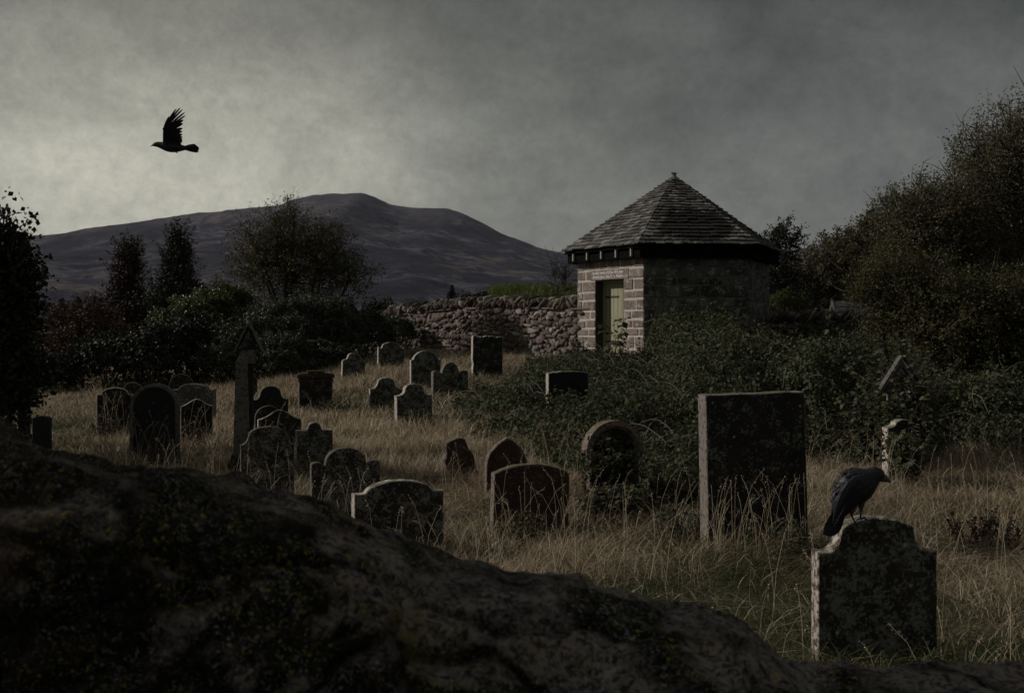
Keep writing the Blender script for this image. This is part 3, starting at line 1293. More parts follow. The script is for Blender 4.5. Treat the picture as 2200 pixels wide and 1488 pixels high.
HS('half-round headstone top peeping behind the round-topped stone', 262, 306, 821, 20.5, prof_round, .09, 10, 'face_dark', 'edge_dark')
HS('faint arched headstone under the dark hedge, farthest on the left', 362, 415, 803, 23.0, prof_round, .10, 10, 'face_dark', 'edge_dark')
HS('faint arched headstone under the ivy mound behind the obelisk', 512, 552, 800, 22.5, prof_round, .10, 10, 'face_dark', 'edge_dark')
hs_cap = HS('square dark headstone with moulded cap in the middle of the slope', 640, 712, 801, 19.0, prof_flat(), .16, 14, 'face_dark', 'edge_red')
HS('small scroll-topped headstone highest on the left of the slope', 733, 782, 758, 25.0, prof_bell(.5, .85, .07, .10, -.03), .12, 22, 'face_lichen', 'edge', tilt=2)
HS('small headstone with low arch and pointed shoulders nearest the ivy mound', 811, 867, 735, 27.0, prof_bell(.66, .88, .09, .08, .03), .12, 20, 'face_lichen', 'edge')
HS('tall round-headed headstone behind the triple-arched stone', 881, 945, 753, 22.0, prof_bell(.82, .97, .20, .03), .12, 20, 'face_lichen', 'edge')
HS('headstone with one large and two small round arches side by side', 928, 1003, 778, 20.6, prof_scroll(.50, .24, .80, .22, .20), .14, 22, 'face_lichen', 'edge_red')
HS('rough square-topped thick headstone nearest the boundary wall', 1014, 1078, 723, 24.2, prof_flat(), .18, 14, 'face_dark', 'edge', rough=.02)
HS('bell-shaped headstone in dry grass below the round-headed one', 792, 862, 811, 19.0, prof_bell(.52, .9, .09, .12), .10, 18, 'face', 'edge', tilt=1)
HS('bell-shaped headstone with bright white sunlit edge', 850, 926, 824, 17.5, prof_bell(.50, .92, .08, .12), .12, 26, 'face', 'edge', tilt=-1)
HS('square headstone overgrown with brambles below the watch house door', 1176, 1262, 797, 18.0, prof_camber(.03), .12, 20, 'face_black', 'edge')
HS('narrow pale-sided headstone buried in brambles beside the gothic monument', 1905, 1975, 901, 12.9, prof_bell(.5, .9, .05, .05), .13, 12, 'face_dark', 'edge')
HS('low dark headstone in the deep shade at the far left', 66, 104, 893, 13.0, prof_camber(.03), .14, 12, 'face_black', 'face_black')


def child_box_on(hs, name, mat, dims):
    """boxes fixed to a headstone: dims in the stone's own axes (centre, size)"""
    o, w, h, Mx = hs
    mb = MB()
    for c, s in dims:
        mb.box(c, s)
    mb.v = [tuple(Mx @ Vector(v)) for v in mb.v]
    ch = mb.build(name, mat)
    ch.parent = o
    bv = ch.modifiers.new('worn', 'BEVEL')
    bv.width = .008
    return ch


o_, w_, h_, _m = hs_cap
child_box_on(hs_cap, 'cap', M['face_red'], [((0, 0, h_ - .055), (w_ + .07, .23, .07)), ((0, 0, h_ + .01), (w_ * .5, .19, .06)), ((0, 0, h_ - .13), (w_ + .03, .19, .05))])
# raised border of the round-topped stone
o_, w_, h_, _m = hs_round
rb = MB()
pts = [Vector((-w_ / 2 + .03, -.072, -.2)), Vector((-w_ / 2 + .03, -.072, h_ - w_ / 2))]
for i in range(1, 20):
    a_ = math.pi - math.pi * i / 20
    pts.append(Vector(((w_ / 2 - .03) * math.cos(a_), -.072, h_ - w_ / 2 + (w_ / 2 - .03) * math.sin(a_))))
pts += [Vector((w_ / 2 - .03, -.072, h_ - w_ / 2)), Vector((w_ / 2 - .03, -.072, -.2))]
rb.tube(pts, .022, 6)
rb.v = [tuple(_m @ Vector(v)) for v in rb.v]
rc_ = rb.build('border', M['edge_dark'], smooth=True)
rc_.parent = o_


# arched headstone with projecting hood
def hooded_stone():
    Y = 11.5
    x = X(1316, Y)
    g = gz(x, Y)
    root = empty('hooded_headstone', (x, Y, g))
    tag(root, 'red arched headstone with projecting hood, its recess filled with brambles', 'headstone', 'old headstones in the long grass')
    th = math.radians(14)
    R = Matrix.Rotation(th, 4, 'Z')
    zt = Z(902, Y) - g
    ro = (1378 - 1253) / 2 / F * Y * 1.03
    ri = ro - .10
    zc = zt - ro
    hood = MB()
    n = 30
    lo, hi = math.radians(-8), math.radians(188)
    vs = []
    fs = []
    for i in range(n + 1):
        a = lo + (hi - lo) * i / n
        jr = .006 * mnoise.noise(Vector((i * .7, 3, 1)))
        for (r, y) in ((ro + jr, -.10), (ro + jr, .08), (ri, .08), (ri + .02, -.07), (ri + .05, -.10)):
            vs.append(Vector((r * math.cos(a), y, zc + r * math.sin(a))))
    for i in range(n):
        for j in range(5):
            fs.append((i * 5 + j, i * 5 + (j + 1) % 5, (i + 1) * 5 + (j + 1) % 5, (i + 1) * 5 + j))
    fs += [tuple(range(5)), tuple(n * 5 + j for j in range(4, -1, -1))]
    hood.add(vs, fs)
    hood.v = [tuple(R @ Vector(v) + root.location) for v in hood.v]
    hood.build('hood', M['edge_red'], root, fix=True)
    # recessed panel
    mb = MB()
    slab_mesh(mb, ri * 2 + .02, zc + ri, prof_round, .10)
    mb.v = [tuple(R @ (Vector(v) + Vector((0, .04, 0))) + root.location) for v in mb.v]
    mb.build('panel', [M['face_dark'], M['edge_red']], root, fix=True)
    for s in (-1, 1):
        pl = MB()
        cx = s * (ro - .10)
        pl.box((cx, -.01, (zc - .06) / 2 - .1), (.11, .15, zc - .06 + .2))
        pl.box((cx, -.02, zc - .035), (.16, .19, .07))
        pl.v = [tuple(R @ Vector(v) + root.location) for v in pl.v]
        p_ = pl.build('pillar', M['edge_red'], root)
        bv = p_.modifiers.new('worn', 'BEVEL')
        bv.width = .012
    STONE_BOX.append((x, Y, th, ro * 2, .3))


hooded_stone()


def obelisk():
    Y = 13.6
    x = X(519, Y)
    g = gz(x, Y)
    root = empty('obelisk', (x, Y, g))
    tag(root, 'slender grey stone obelisk with pyramid tip', 'obelisk')
    th = math.radians(14)
    R = Matrix.Rotation(th, 4, 'Z')

    def frus(mb, z0, z1, a0, a1):
        vs = [Vector((sx * a0, sy * a0, z0)) for sx, sy in ((-1, -1), (1, -1), (1, 1), (-1, 1))] + [Vector((sx * a1, sy * a1, z1)) for sx, sy in ((-1, -1), (1, -1), (1, 1), (-1, 1))]
        mb.add([R @ v + root.location for v in vs], [(3, 2, 1, 0), (4, 5, 6, 7), (0, 1, 5, 4), (1, 2, 6, 5), (2, 3, 7, 6), (3, 0, 4, 7)])
    ht = Z(757, Y) - g
    hs_ = Z(778, Y) - g
    a = 14.5 / F * Y
    sh = MB()
    frus(sh, .22, hs_, a * 1.22, a * .86)
    s_ = sh.build('shaft', M['edge_dark'], root)
    tp = MB()
    frus(tp, hs_ + .001, ht, a * .86, .012)
    tp.build('tip', M['edge_dark'], root)
    bs_ = MB()
    frus(bs_, -.3, .12, a * 1.9, a * 1.85)
    frus(bs_, .121, .219, a * 1.6, a * 1.45)
    bs_.build('base', M['face_dark'], root)
    STONE_BOX.append((x, Y, th, .4, .4))


obelisk()


def gabled_monument(px, ytip, Y, hw_px, label, face='face_black', edge='edge_dark', gable_rows=62):
    x = X(px, Y)
    g = gz(x, Y)
    root = empty('gabled_monument', (x, Y, g))
    tag(root, label, 'monument', 'gabled pillar monuments')
    th = math.radians(10)
    R = Matrix.Rotation(th, 4, 'Z')
    k = Y / F
    hw = hw_px * k
    zt = Z(ytip, Y) - g
    zg = Z(ytip + gable_rows, Y) - g       # foot of the gable
    zb = Z(ytip + gable_rows + 36, Y) - g  # underside of the head

    def put(mb):
        mb.v = [tuple(R @ Vector(v) + root.location) for v in mb.v]
    # pillar
    mb = MB()
    mb.box((-hw * .15, 0, zb / 2 - .1), (hw * .95, .24, zb + .2))
    mb.box((-hw * .15, 0, .1), (hw * 1.4, .36, .32))
    put(mb)
    mb.build('pillar', M[face], root)
    # head block with pointed outline
    hd = MB()
    vs = []
    for y in (-.15, .15):
        vs += [Vector((-hw * .86, y, zb)), Vector((hw * .86, y, zb)), Vector((hw * .86, y, zg)), Vector((0, y, zt - .09)), Vector((-hw * .86, y, zg))]
    hd.add(vs, [(0, 1, 2, 3, 4), (9, 8, 7, 6, 5), (0, 5, 6, 1), (1, 6, 7, 2), (2, 7, 8, 3), (3, 8, 9, 4), (4, 9, 5, 0)])
    put(hd)
    hd.build('head', M['face_dark'], root, fix=True)
    # sloping cornice pieces
    co = MB()
    for s in (-1, 1):
        e = Vector((s * hw * 1.02, 0, zg - .03))
        t = Vector((0, 0, zt - .05))
        d = t - e
        up_ = Vector((-d.z * s, 0, d.x * s)).normalized()
        if up_.z < 0:
            up_ = -up_
        co.frame_box(e - Vector((0, .17, 0)), d, Vector((0, .34, 0)), up_ * .028)
    put(co)
    co.build('cornice', M[edge], root, fix=True)
    fn = MB()
    fn.tube([Vector((0, 0, zt - .03)), Vector((0, 0, zt + .02)), Vector((0, 0, zt + .05)), Vector((0, 0, zt + .075))], [.04, .03, .045, .012], 8)
    put(fn)
    fn.build('finial', M[edge], root)
    # recessed inscription panel, raised frame
    pn = MB()
    pn.box((0, -.158, (zb + zg) / 2 + .03), (hw * 1.1, .016, (zg - zb) * .8))
    put(pn)
    pn.build('panel', M['edge_dark'], root)
    STONE_BOX.append((x, Y, th, hw * 2, .4))


gabled_monument(535, 690, 15.2, 27, 'grey pillar monument with steep gabled head behind the obelisk')
gabled_monument(55, 646, 15.5, 17, 'dark gabled pillar monument in the shade of the far left tree', gable_rows=30)


def gothic_monument():
    Y = 14.2
    x = X(1925, Y)
    g = gz(x, Y)
    root = empty('gothic_monument', (x, Y, g))
    tag(root, 'small gothic canopy monument with pointed gable and columns swallowed by ivy', 'monument')
    th = math.radians(8)
    R = Matrix.Rotation(th, 4, 'Z')
    zt = Z(766, Y) - g
    zs = Z(900, Y) - g
    zsp = Z(835, Y) - g
    w = .33

    def put(mb, off=0):
        mb.v = [tuple(R @ Vector(v) + root.location) for v in mb.v]
    b = MB()
    b.box((0, 0, zs / 2 - .1), (w * 2, .5, zs + .2))
    b.box((0, 0, zs - .02), (w * 2.2, .56, .07))
    put(b)
    b.build('plinth', M['edge_red'], root)
    bk = MB()
    vs = []
    for y in (-.02, .03):
        vs += [Vector((-w * .8, y, zs)), Vector((w * .8, y, zs)), Vector((w * .8, y, zsp + .05)), Vector((0, y, zt - .16)), Vector((-w * .8, y, zsp + .05))]
    bk.add(vs, [(0, 1, 2, 3, 4), (9, 8, 7, 6, 5), (0, 5, 6, 1), (1, 6, 7, 2), (2, 7, 8, 3), (3, 8, 9, 4), (4, 9, 5, 0)])
    put(bk)
    bk.build('back_panel', M['face_dark'], root, fix=True)
    for cx in (-w * .55, -w * .38, w * .38, w * .55):
        c = MB()
        c.tube([Vector((cx, -.14, zs + .015)), Vector((cx, -.14, zs + .05)), Vector((cx, -.14, zs + .06)), Vector((cx, -.14, zsp - .05)), Vector((cx, -.14, zsp - .04)), Vector((cx, -.14, zsp))],
               [.035, .035, .02, .02, .036, .036], 8)
        put(c)
        c.build('column', M['edge'], root)
    gb = MB()
    for s in (-1, 1):
        e = Vector((s * w * .98, 0, zsp - .06))
        t = Vector((0, 0, zt))
        d = t - e
        up_ = Vector((-d.z * s, 0, d.x * s)).normalized()
        if up_.z < 0:
            up_ = -up_
        gb.frame_box(e - Vector((0, .22, 0)), d, Vector((0, .10, 0)), up_ * .035)
        gb.frame_box(e - Vector((0, .19, 0)) - up_ * .07 + d * .12, d * .74, Vector((0, .1, 0)), up_ * .03)
    put(gb)
    gb.build('gable', M['edge_dark'], root, fix=True)
    ar = MB()
    for s in (-1, 1):
        pts = [Vector((s * (w * .46) * math.cos(t) if t else s * w * .46, -.15, zsp + (w * .62) * math.sin(t))) for t in [i * math.pi / 2 / 8 for i in range(9)]]
        ar.tube(pts, .022, 6)
    put(ar)
    ar.build('arch', M['edge_red'], root)
    STONE_BOX.append((x, Y, th, .9, .5))


gothic_monument()

# small wooden stake in the near grass
stk = MB()
sp_ = P(2075, 1424, 5.2)
stk.tube([(0, 0, -.1), (0, 0, .10), (0.004, 0, .13)], [.013, .012, .003], 5)
o = stk.build('stake', M['shed_wood'])
o.location = (sp_.x, 5.2, gz(sp_.x, 5.2) )
o.scale = (1, 1, max(1., (Z(1388, 5.2) - gz(sp_.x, 5.2)) / .13))
tag(o, 'short pale wooden stake in the grass right of the raven headstone', 'stake')


# ------------------------------------------------------------------ foreground wall
TOPL = [(-900, 760), (-400, 830), (0, 897), (40, 905), (75, 925), (170, 952), (240, 965), (300, 978), (400, 990), (470, 1004), (520, 1022), (560, 1045), (620, 1062), (700, 1092), (740, 1108), (830, 1133),
        (900, 1146), (1000, 1172), (1100, 1198), (1200, 1226), (1300, 1256), (1400, 1282), (1480, 1288), (1540, 1306), (1600, 1330), (1660, 1372), (1720, 1386),
        (1800, 1392), (1900, 1404), (2000, 1410), (2050, 1416), (2100, 1402), (2200, 1404), (2500, 1440), (3000, 1470)]


def foreground_wall():
    YB = 2.25
    tx = np.array([X(p, YB) for p, _ in TOPL])
    tz = np.array([Z(r, YB) for _, r in TOPL])
    nx, ns = 1000, 300
    xs = np.linspace(-3.1, 3.1, nx)
    # cross-section: up the near face, over a rounded head, down the back
    s = np.linspace(0, 1, ns)
    gx, gs = np.meshgrid(xs, s, indexing='ij')
    top = np.interp(gx, tx, tz) + .045 * (fbm(gx * 6.5, gx * 0 + .37, 4, 33) - .5)
    front, back = 1.78, 2.38
    rad = .19
    Hf = top - rad
    arc = math.pi * rad
    mid = back - front - 2 * rad
    tot = Hf * 2 + arc + mid
    d = gs * tot
    y = np.zeros_like(d)
    z = np.zeros_like(d)
    a = d < Hf
    y[a] = front
    z[a] = d[a]
    t = (d - Hf) / rad
    b = (~a) & (t < math.pi / 2)
    y[b] = front + rad - rad * np.cos(t[b])
    z[b] = Hf[b] + rad * np.sin(t[b])
    c = (~a) & (~b) & (d < Hf + arc / 2 + mid)
    y[c] = front + rad + (d[c] - Hf[c] - arc / 2)
    z[c] = top[c]
    t2 = (d - Hf - arc / 2 - mid) / rad
    e = (~a) & (~b) & (~c) & (t2 < math.pi / 2)
    y[e] = back - rad + rad * np.sin(t2[e])
    z[e] = Hf[e] + rad * np.cos(t2[e])
    f_ = ~(a | b | c | e)
    y[f_] = back
    z[f_] = Hf[f_] - (d[f_] - Hf[f_] - arc - mid)
    # stony relief
    q = d
    rel = .13 * (fbm(gx * 3.2, q * 4.0, 2, 1) - .5) + .085 * (fbm(gx * 9, q * 10, 3, 5) - .5) + .030 * (fbm(gx * 30, q * 30, 4, 8) - .5) - .035 * np.exp(-((fbm(gx * 4.2, q * 5.5, 2, 23) - .5) / .022) ** 2)
    ny_ = np.where(a, -1., np.where(b, -np.cos(np.clip(t, 0, 1.57)), np.where(c, 0, np.where(e, np.sin(np.clip(t2, 0, 1.57)), 1.))))
    nz_ = np.where(a | f_, 0., np.where(b, np.sin(np.clip(t, 0, 1.57)), np.where(c, 1., np.cos(np.clip(t2, 0, 1.57)))))
    y = y + ny_ * rel
    z = z + nz_ * rel * np.where(c, .45, .7)
    V = np.stack([gx.ravel(), y.ravel(), z.ravel()], 1)
    i, j = np.meshgrid(np.arange(nx - 1), np.arange(ns - 1), indexing='ij')
    k = (i * ns + j).ravel()
    Q = np.stack([k, k + ns, k + ns + 1, k + 1], 1)
    m, nt, bs, out = new_mat('mossy_old_stone')
    N = NT(nt)
    v = N.obj(False)
    n0 = N.noise(v, 30, 10, .74, .8)
    c = N.ramp(n0, [(.40, (.004, .004, .0035)), (.50, (.011, .010, .009)), (.58, (.026, .022, .020)), (.68, (.07, .060, .055))])
    # soft pink-grey bare patches, broken up by fine dark growth, mostly on upward faces, fewer to the left
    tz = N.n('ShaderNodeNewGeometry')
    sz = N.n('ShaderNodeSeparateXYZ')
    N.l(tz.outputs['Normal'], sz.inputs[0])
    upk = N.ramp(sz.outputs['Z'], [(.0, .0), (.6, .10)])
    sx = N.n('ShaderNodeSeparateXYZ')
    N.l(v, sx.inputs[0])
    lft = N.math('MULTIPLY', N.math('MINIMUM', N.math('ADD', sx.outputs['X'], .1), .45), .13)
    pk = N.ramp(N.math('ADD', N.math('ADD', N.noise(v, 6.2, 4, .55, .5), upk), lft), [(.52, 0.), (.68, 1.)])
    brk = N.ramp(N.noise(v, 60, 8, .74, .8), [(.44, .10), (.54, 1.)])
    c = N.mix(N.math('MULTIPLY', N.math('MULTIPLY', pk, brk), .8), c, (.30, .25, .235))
    rd = N.ramp(N.noise(v, 3.1, 4, .6), [(.58, 0.), (.68, 1.)])
    c = N.mix(N.math('MULTIPLY', rd, .35), c, (.060, .032, .027))
    # crusty grey lichen in broken flecks
    n1 = N.noise(v, 95, 6, .62, 1.8)
    fl = N.ramp(n1, [(.585, 0.), (.605, 1.)])
    gate = N.ramp(N.noise(v, 5.6, 5, .6), [(.40, 0.), (.56, 1.)])
    c = N.mix(N.math('MULTIPLY', N.math('MULTIPLY', fl, gate), .9), c, (.30, .29, .265))
    # olive-yellow moss flecks
    n2 = N.noise(v, 80, 5, .6, 2.)
    mf = N.ramp(n2, [(.60, 0.), (.62, 1.)])
    gate2 = N.ramp(N.noise(v, 4.2, 4, .6, .5), [(.42, 0.), (.54, 1.)])
    c = N.mix(N.math('MULTIPLY', N.math('MULTIPLY', mf, gate2), .9), c, (.33, .29, .05))
    ms = N.ramp(N.noise(v, 5.2, 4, .6), [(.63, 0.), (.72, 1.)])
    c = N.mix(N.math('MULTIPLY', N.math('MULTIPLY', ms, brk), .8), c, (.13, .11, .02))
    # white lichen rosettes
    vo = N.n('ShaderNodeTexVoronoi')
    vo.inputs['Scale'].default_value = 9.
    dv = N.n('ShaderNodeVectorMath', operation='ADD')
    N.l(v, dv.inputs[0])
    nz2 = N.n('ShaderNodeTexNoise')
    nz2.inputs['Scale'].default_value = 30
    N.l(v, nz2.inputs['Vector'])
    scn = N.n('ShaderNodeVectorMath', operation='SCALE')
    scn.inputs['Scale'].default_value = .09
    N.l(nz2.outputs['Color'], scn.inputs[0])
    N.l(scn.outputs[0], dv.inputs[1])
    N.l(dv.outputs[0], vo.inputs['Vector'])
    ro = N.ramp(vo.outputs['Distance'], [(.06, 1.), (.17, 0.)])
    sel = N.n('ShaderNodeSeparateColor')
    N.l(vo.outputs['Color'], sel.inputs[0])
    pick = N.ramp(sel.outputs[0], [(.80, 0.), (.84, 1.)])
    c = N.mix(N.math('MULTIPLY', N.math('MULTIPLY', ro, pick), .75), c, (.42, .41, .38))
    N.l(c, bs.inputs['Base Color'])
    bs.inputs['Roughness'].default_value = .95
    bs.inputs['Specular IOR Level'].default_value = .1
    N.bump(N.math('ADD', n1, N.math('MULTIPLY', N.noise(v, 14, 6), .8)), bs, .9, .012)
    o = np_mesh('foreground_wall', V, None, Q, m, smooth=True)
    tag(o, 'old mossy stone wall sloping across the bottom, out of focus', 'stone wall')


foreground_wall()

# ------------------------------------------------------------------ birds
def ell(c, d, rz, ry):
    """station: centre in the side plane, direction along the body, half height, half width"""
    d = Vector(d).normalized()
    nrm = Vector((-d.z, 0, d.x))
    return (c, nrm * rz, Vector((0, ry, 0)))


def feather(mb, root, tip, w, ynorm=(0, 1, 0), th=.0025, curve=0.):
    root, tip = Vector(root), Vector(tip)
    d = tip - root
    s = d.cross(Vector(ynorm)).normalized()
    yn = Vector(ynorm).normalized() * th
    vs = []
    prof = [(0, .45), (.25, .85), (.6, 1.), (.85, .8), (.95, .5), (1., .08)]
    for t, k in prof:
        c = root + d * t + s * curve * math.sin(t * math.pi) * d.length
        vs += [c - s * w * k / 2, c + s * w * k / 2, c + yn]
    fs = []
    for i in range(len(prof) - 1):
        a, b = i * 3, i * 3 + 3
        fs += [(a, a + 2, b + 2, b), (a + 2, a + 1, b + 1, b + 2), (a, b, b + 1, a + 1)]
    mb.add(vs, fs)


def perched_raven():
    Y = 6.15
    k = Y / F

    def Q(px, py, dy=0.):
        return P(px, py, Y) + Vector((0, dy, 0))
    foot = P(1845, 1122, Y)
    root = empty('raven', foot)
    tag(root, 'black raven perched on the arched headstone, facing right', 'raven')
    body = MB()
    st = [(1797, 1106, 8), (1801, 1096, 15), (1808, 1080, 23), (1817, 1062, 31), (1828, 1048, 36), (1840, 1042, 39.5), (1851, 1037, 38), (1861, 1032, 32), (1869, 1027, 25),
          (1875, 1023, 20.5), (1881, 1020.5, 18.6), (1887, 1020, 17.0), (1892.5, 1021.5, 13.5), (1896.5, 1023.5, 9.5), (1899, 1025, 5)]
    S = []
    for i, (px, py, r) in enumerate(st):
        a = st[max(0, i - 1)]
        b = st[min(len(st) - 1, i + 1)]
        d = Vector((b[0] - a[0], 0, -(b[1] - a[1])))
        S.append(ell(Q(px, py), d, r * k, r * k * (.86 if i > 8 else .80)))
    body.loft(S, 18)
    # tufted feathering on breast and back
    bo = body.build('body', M['feather'], root, smooth=True, fix=True)
    sub = bo.modifiers.new('smooth', 'SUBSURF')
    sub.levels = sub.render_levels = 1
    bk = MB()
    bpts = [((1888, 1024), 9.0), ((1896, 1026), 9.4), ((1902, 1027.5), 7.8), ((1907, 1030), 5.9), ((1911, 1033), 3.6), ((1913.5, 1037.5), .8)]
    S = []
    for i, ((px, py), r) in enumerate(bpts):
        a = bpts[max(0, i - 1)][0]
        b = bpts[min(5, i + 1)][0]
        S.append(ell(Q(px, py), (b[0] - a[0], 0, -(b[1] - a[1])), r * k, r * k * .6))
    bk.loft(S, 10)
    bk.build('beak', M['beak'], root, smooth=True, fix=True)
    for s in (-1, 1):
        e = MB()
        stone(e, Q(1886, 1017, s * 11.5 * k), Vector((2.2 * k, 0, 0)), Vector((0, 1.5 * k, 0)), Vector((0, 0, 2.2 * k)), rough=0, sq=1)
        e.build('eye', M['eye'], root, smooth=True)
    # loose contour feathers over breast, nape and flanks
    pl = MB()
    for i in range(420):
        j = random.uniform(2.2, 11.2)
        j0 = int(j)
        f_ = j - j0
        px = st[j0][0] * (1 - f_) + st[j0 + 1][0] * f_
        py = st[j0][1] * (1 - f_) + st[j0 + 1][1] * f_
        r = st[j0][2] * (1 - f_) + st[j0 + 1][2] * f_
        dx, dy = st[j0 + 1][0] - st[j0][0], st[j0 + 1][1] - st[j0][1]
        dl = math.hypot(dx, dy)
        dx, dy = dx / dl, dy / dl
        a = random.uniform(0, 6.283)
        c, s_ = math.cos(a), math.sin(a)
        nx, ny = dy, -dx
        b0 = Q(px + nx * r * c * .99, py + ny * r * c * .99, s_ * r * k * .81)
        ln = random.uniform(9, 15) * (.45 if j > 8.5 else 1.)
        out = 1.02 + random.uniform(0, .05)
        e0 = Q(px - dx * ln + nx * r * c * out, py - dy * ln + ny * r * c * out, s_ * r * k * .81 * out)
        nv = Vector((nx * c, s_, -ny * c)).normalized()
        feather(pl, b0, e0, (5.5 if j < 8.5 else 3.) * k, nv, .0012)
    pl.build('plumage', M['feather'], root, fix=False)
    # tail
    tl = MB()
    for i in range(8):
        t = i / 7
        feather(tl, Q(1804 + t * 10, 1092 + t * 2, (t - .5) * .01), Q(1767 + 33 * t, 1147 + 5 * math.sin(t * 3.1), (t - .5) * .05), 15 * k, (0, 1, 0), .003)
        feather(tl, Q(1806 + t * 10, 1088 + t * 2, .012), Q(1770 + 30 * t, 1138 + 4 * math.sin(t * 3.1), (t - .5) * .05 + .012), 15 * k, (0, 1, 0), .003)
    tl.build('tail', M['feather'], root, fix=True)
    # folded wings
    for s in (-1, 1):
        w = MB()
        wst = [(1848, 1022, 9, 3), (1842, 1030, 19, 6), (1832, 1044, 26, 7), (1820, 1062, 25, 7), (1809, 1082, 20, 6), (1799, 1103, 13, 4), (1792, 1120, 6, 2.5), (1789, 1128, 2, 1)]
        S = []
        for i, (px, py, r, yy) in enumerate(wst):
            a = wst[max(0, i - 1)]
            b = wst[min(len(wst) - 1, i + 1)]
            off = s * k * [22, 25, 26, 23, 18, 12, 8, 6][i]
            S.append(ell(Q(px, py, off), (b[0] - a[0], 0, -(b[1] - a[1])), r * k, yy * k))
        w.loft(S, 12)
        for i in range(6):
            t = i / 5
            feather(w, Q(1835 - 12 * t, 1042 + 14 * t, s * 30 * k), Q(1803 - 14 * t, 1094 + 34 * t, s * (22 - 12 * t) * k), 13 * k, (0, s, 0), .003)
        w.build('wing', M['feather'], root, smooth=False, fix=True)
    # legs with toes gripping the stone's head
    for (hx, hy, ax_, ay_, fx, fy, dy) in ((1830, 1084, 1826, 1104, 1835, 1124, -.025), (1853, 1076, 1852, 1098, 1851, 1117, .02)):
        lg = MB()
        f_ = Q(fx, fy, dy)
        lg.tube([Q(hx, hy, dy), Q((hx + ax_) / 2, (hy + ay_) / 2, dy), Q(ax_, ay_, dy)], [10 * k, 7 * k, 3.0 * k], 8)
        lg.tube([Q(ax_, ay_, dy), f_ + Vector((0, 0, .006))], [2.2 * k, 1.9 * k], 7)
        for (tx, ty) in ((.045, -.012), (.042, .014), (.03, -.03), (-.03, 0)):
            e_ = f_ + Vector((tx, ty, -.010 if tx < 0 else .004))
            lg.tube([f_ + Vector((0, 0, .005)), f_ + (e_ - f_) * .55 + Vector((0, 0, .008)), e_ + Vector((0, 0, -.008))], [1.8 * k, 1.7 * k, .6 * k], 6)
        lg.build('leg', M['leg'], root, smooth=True)
    return root


perched_raven()


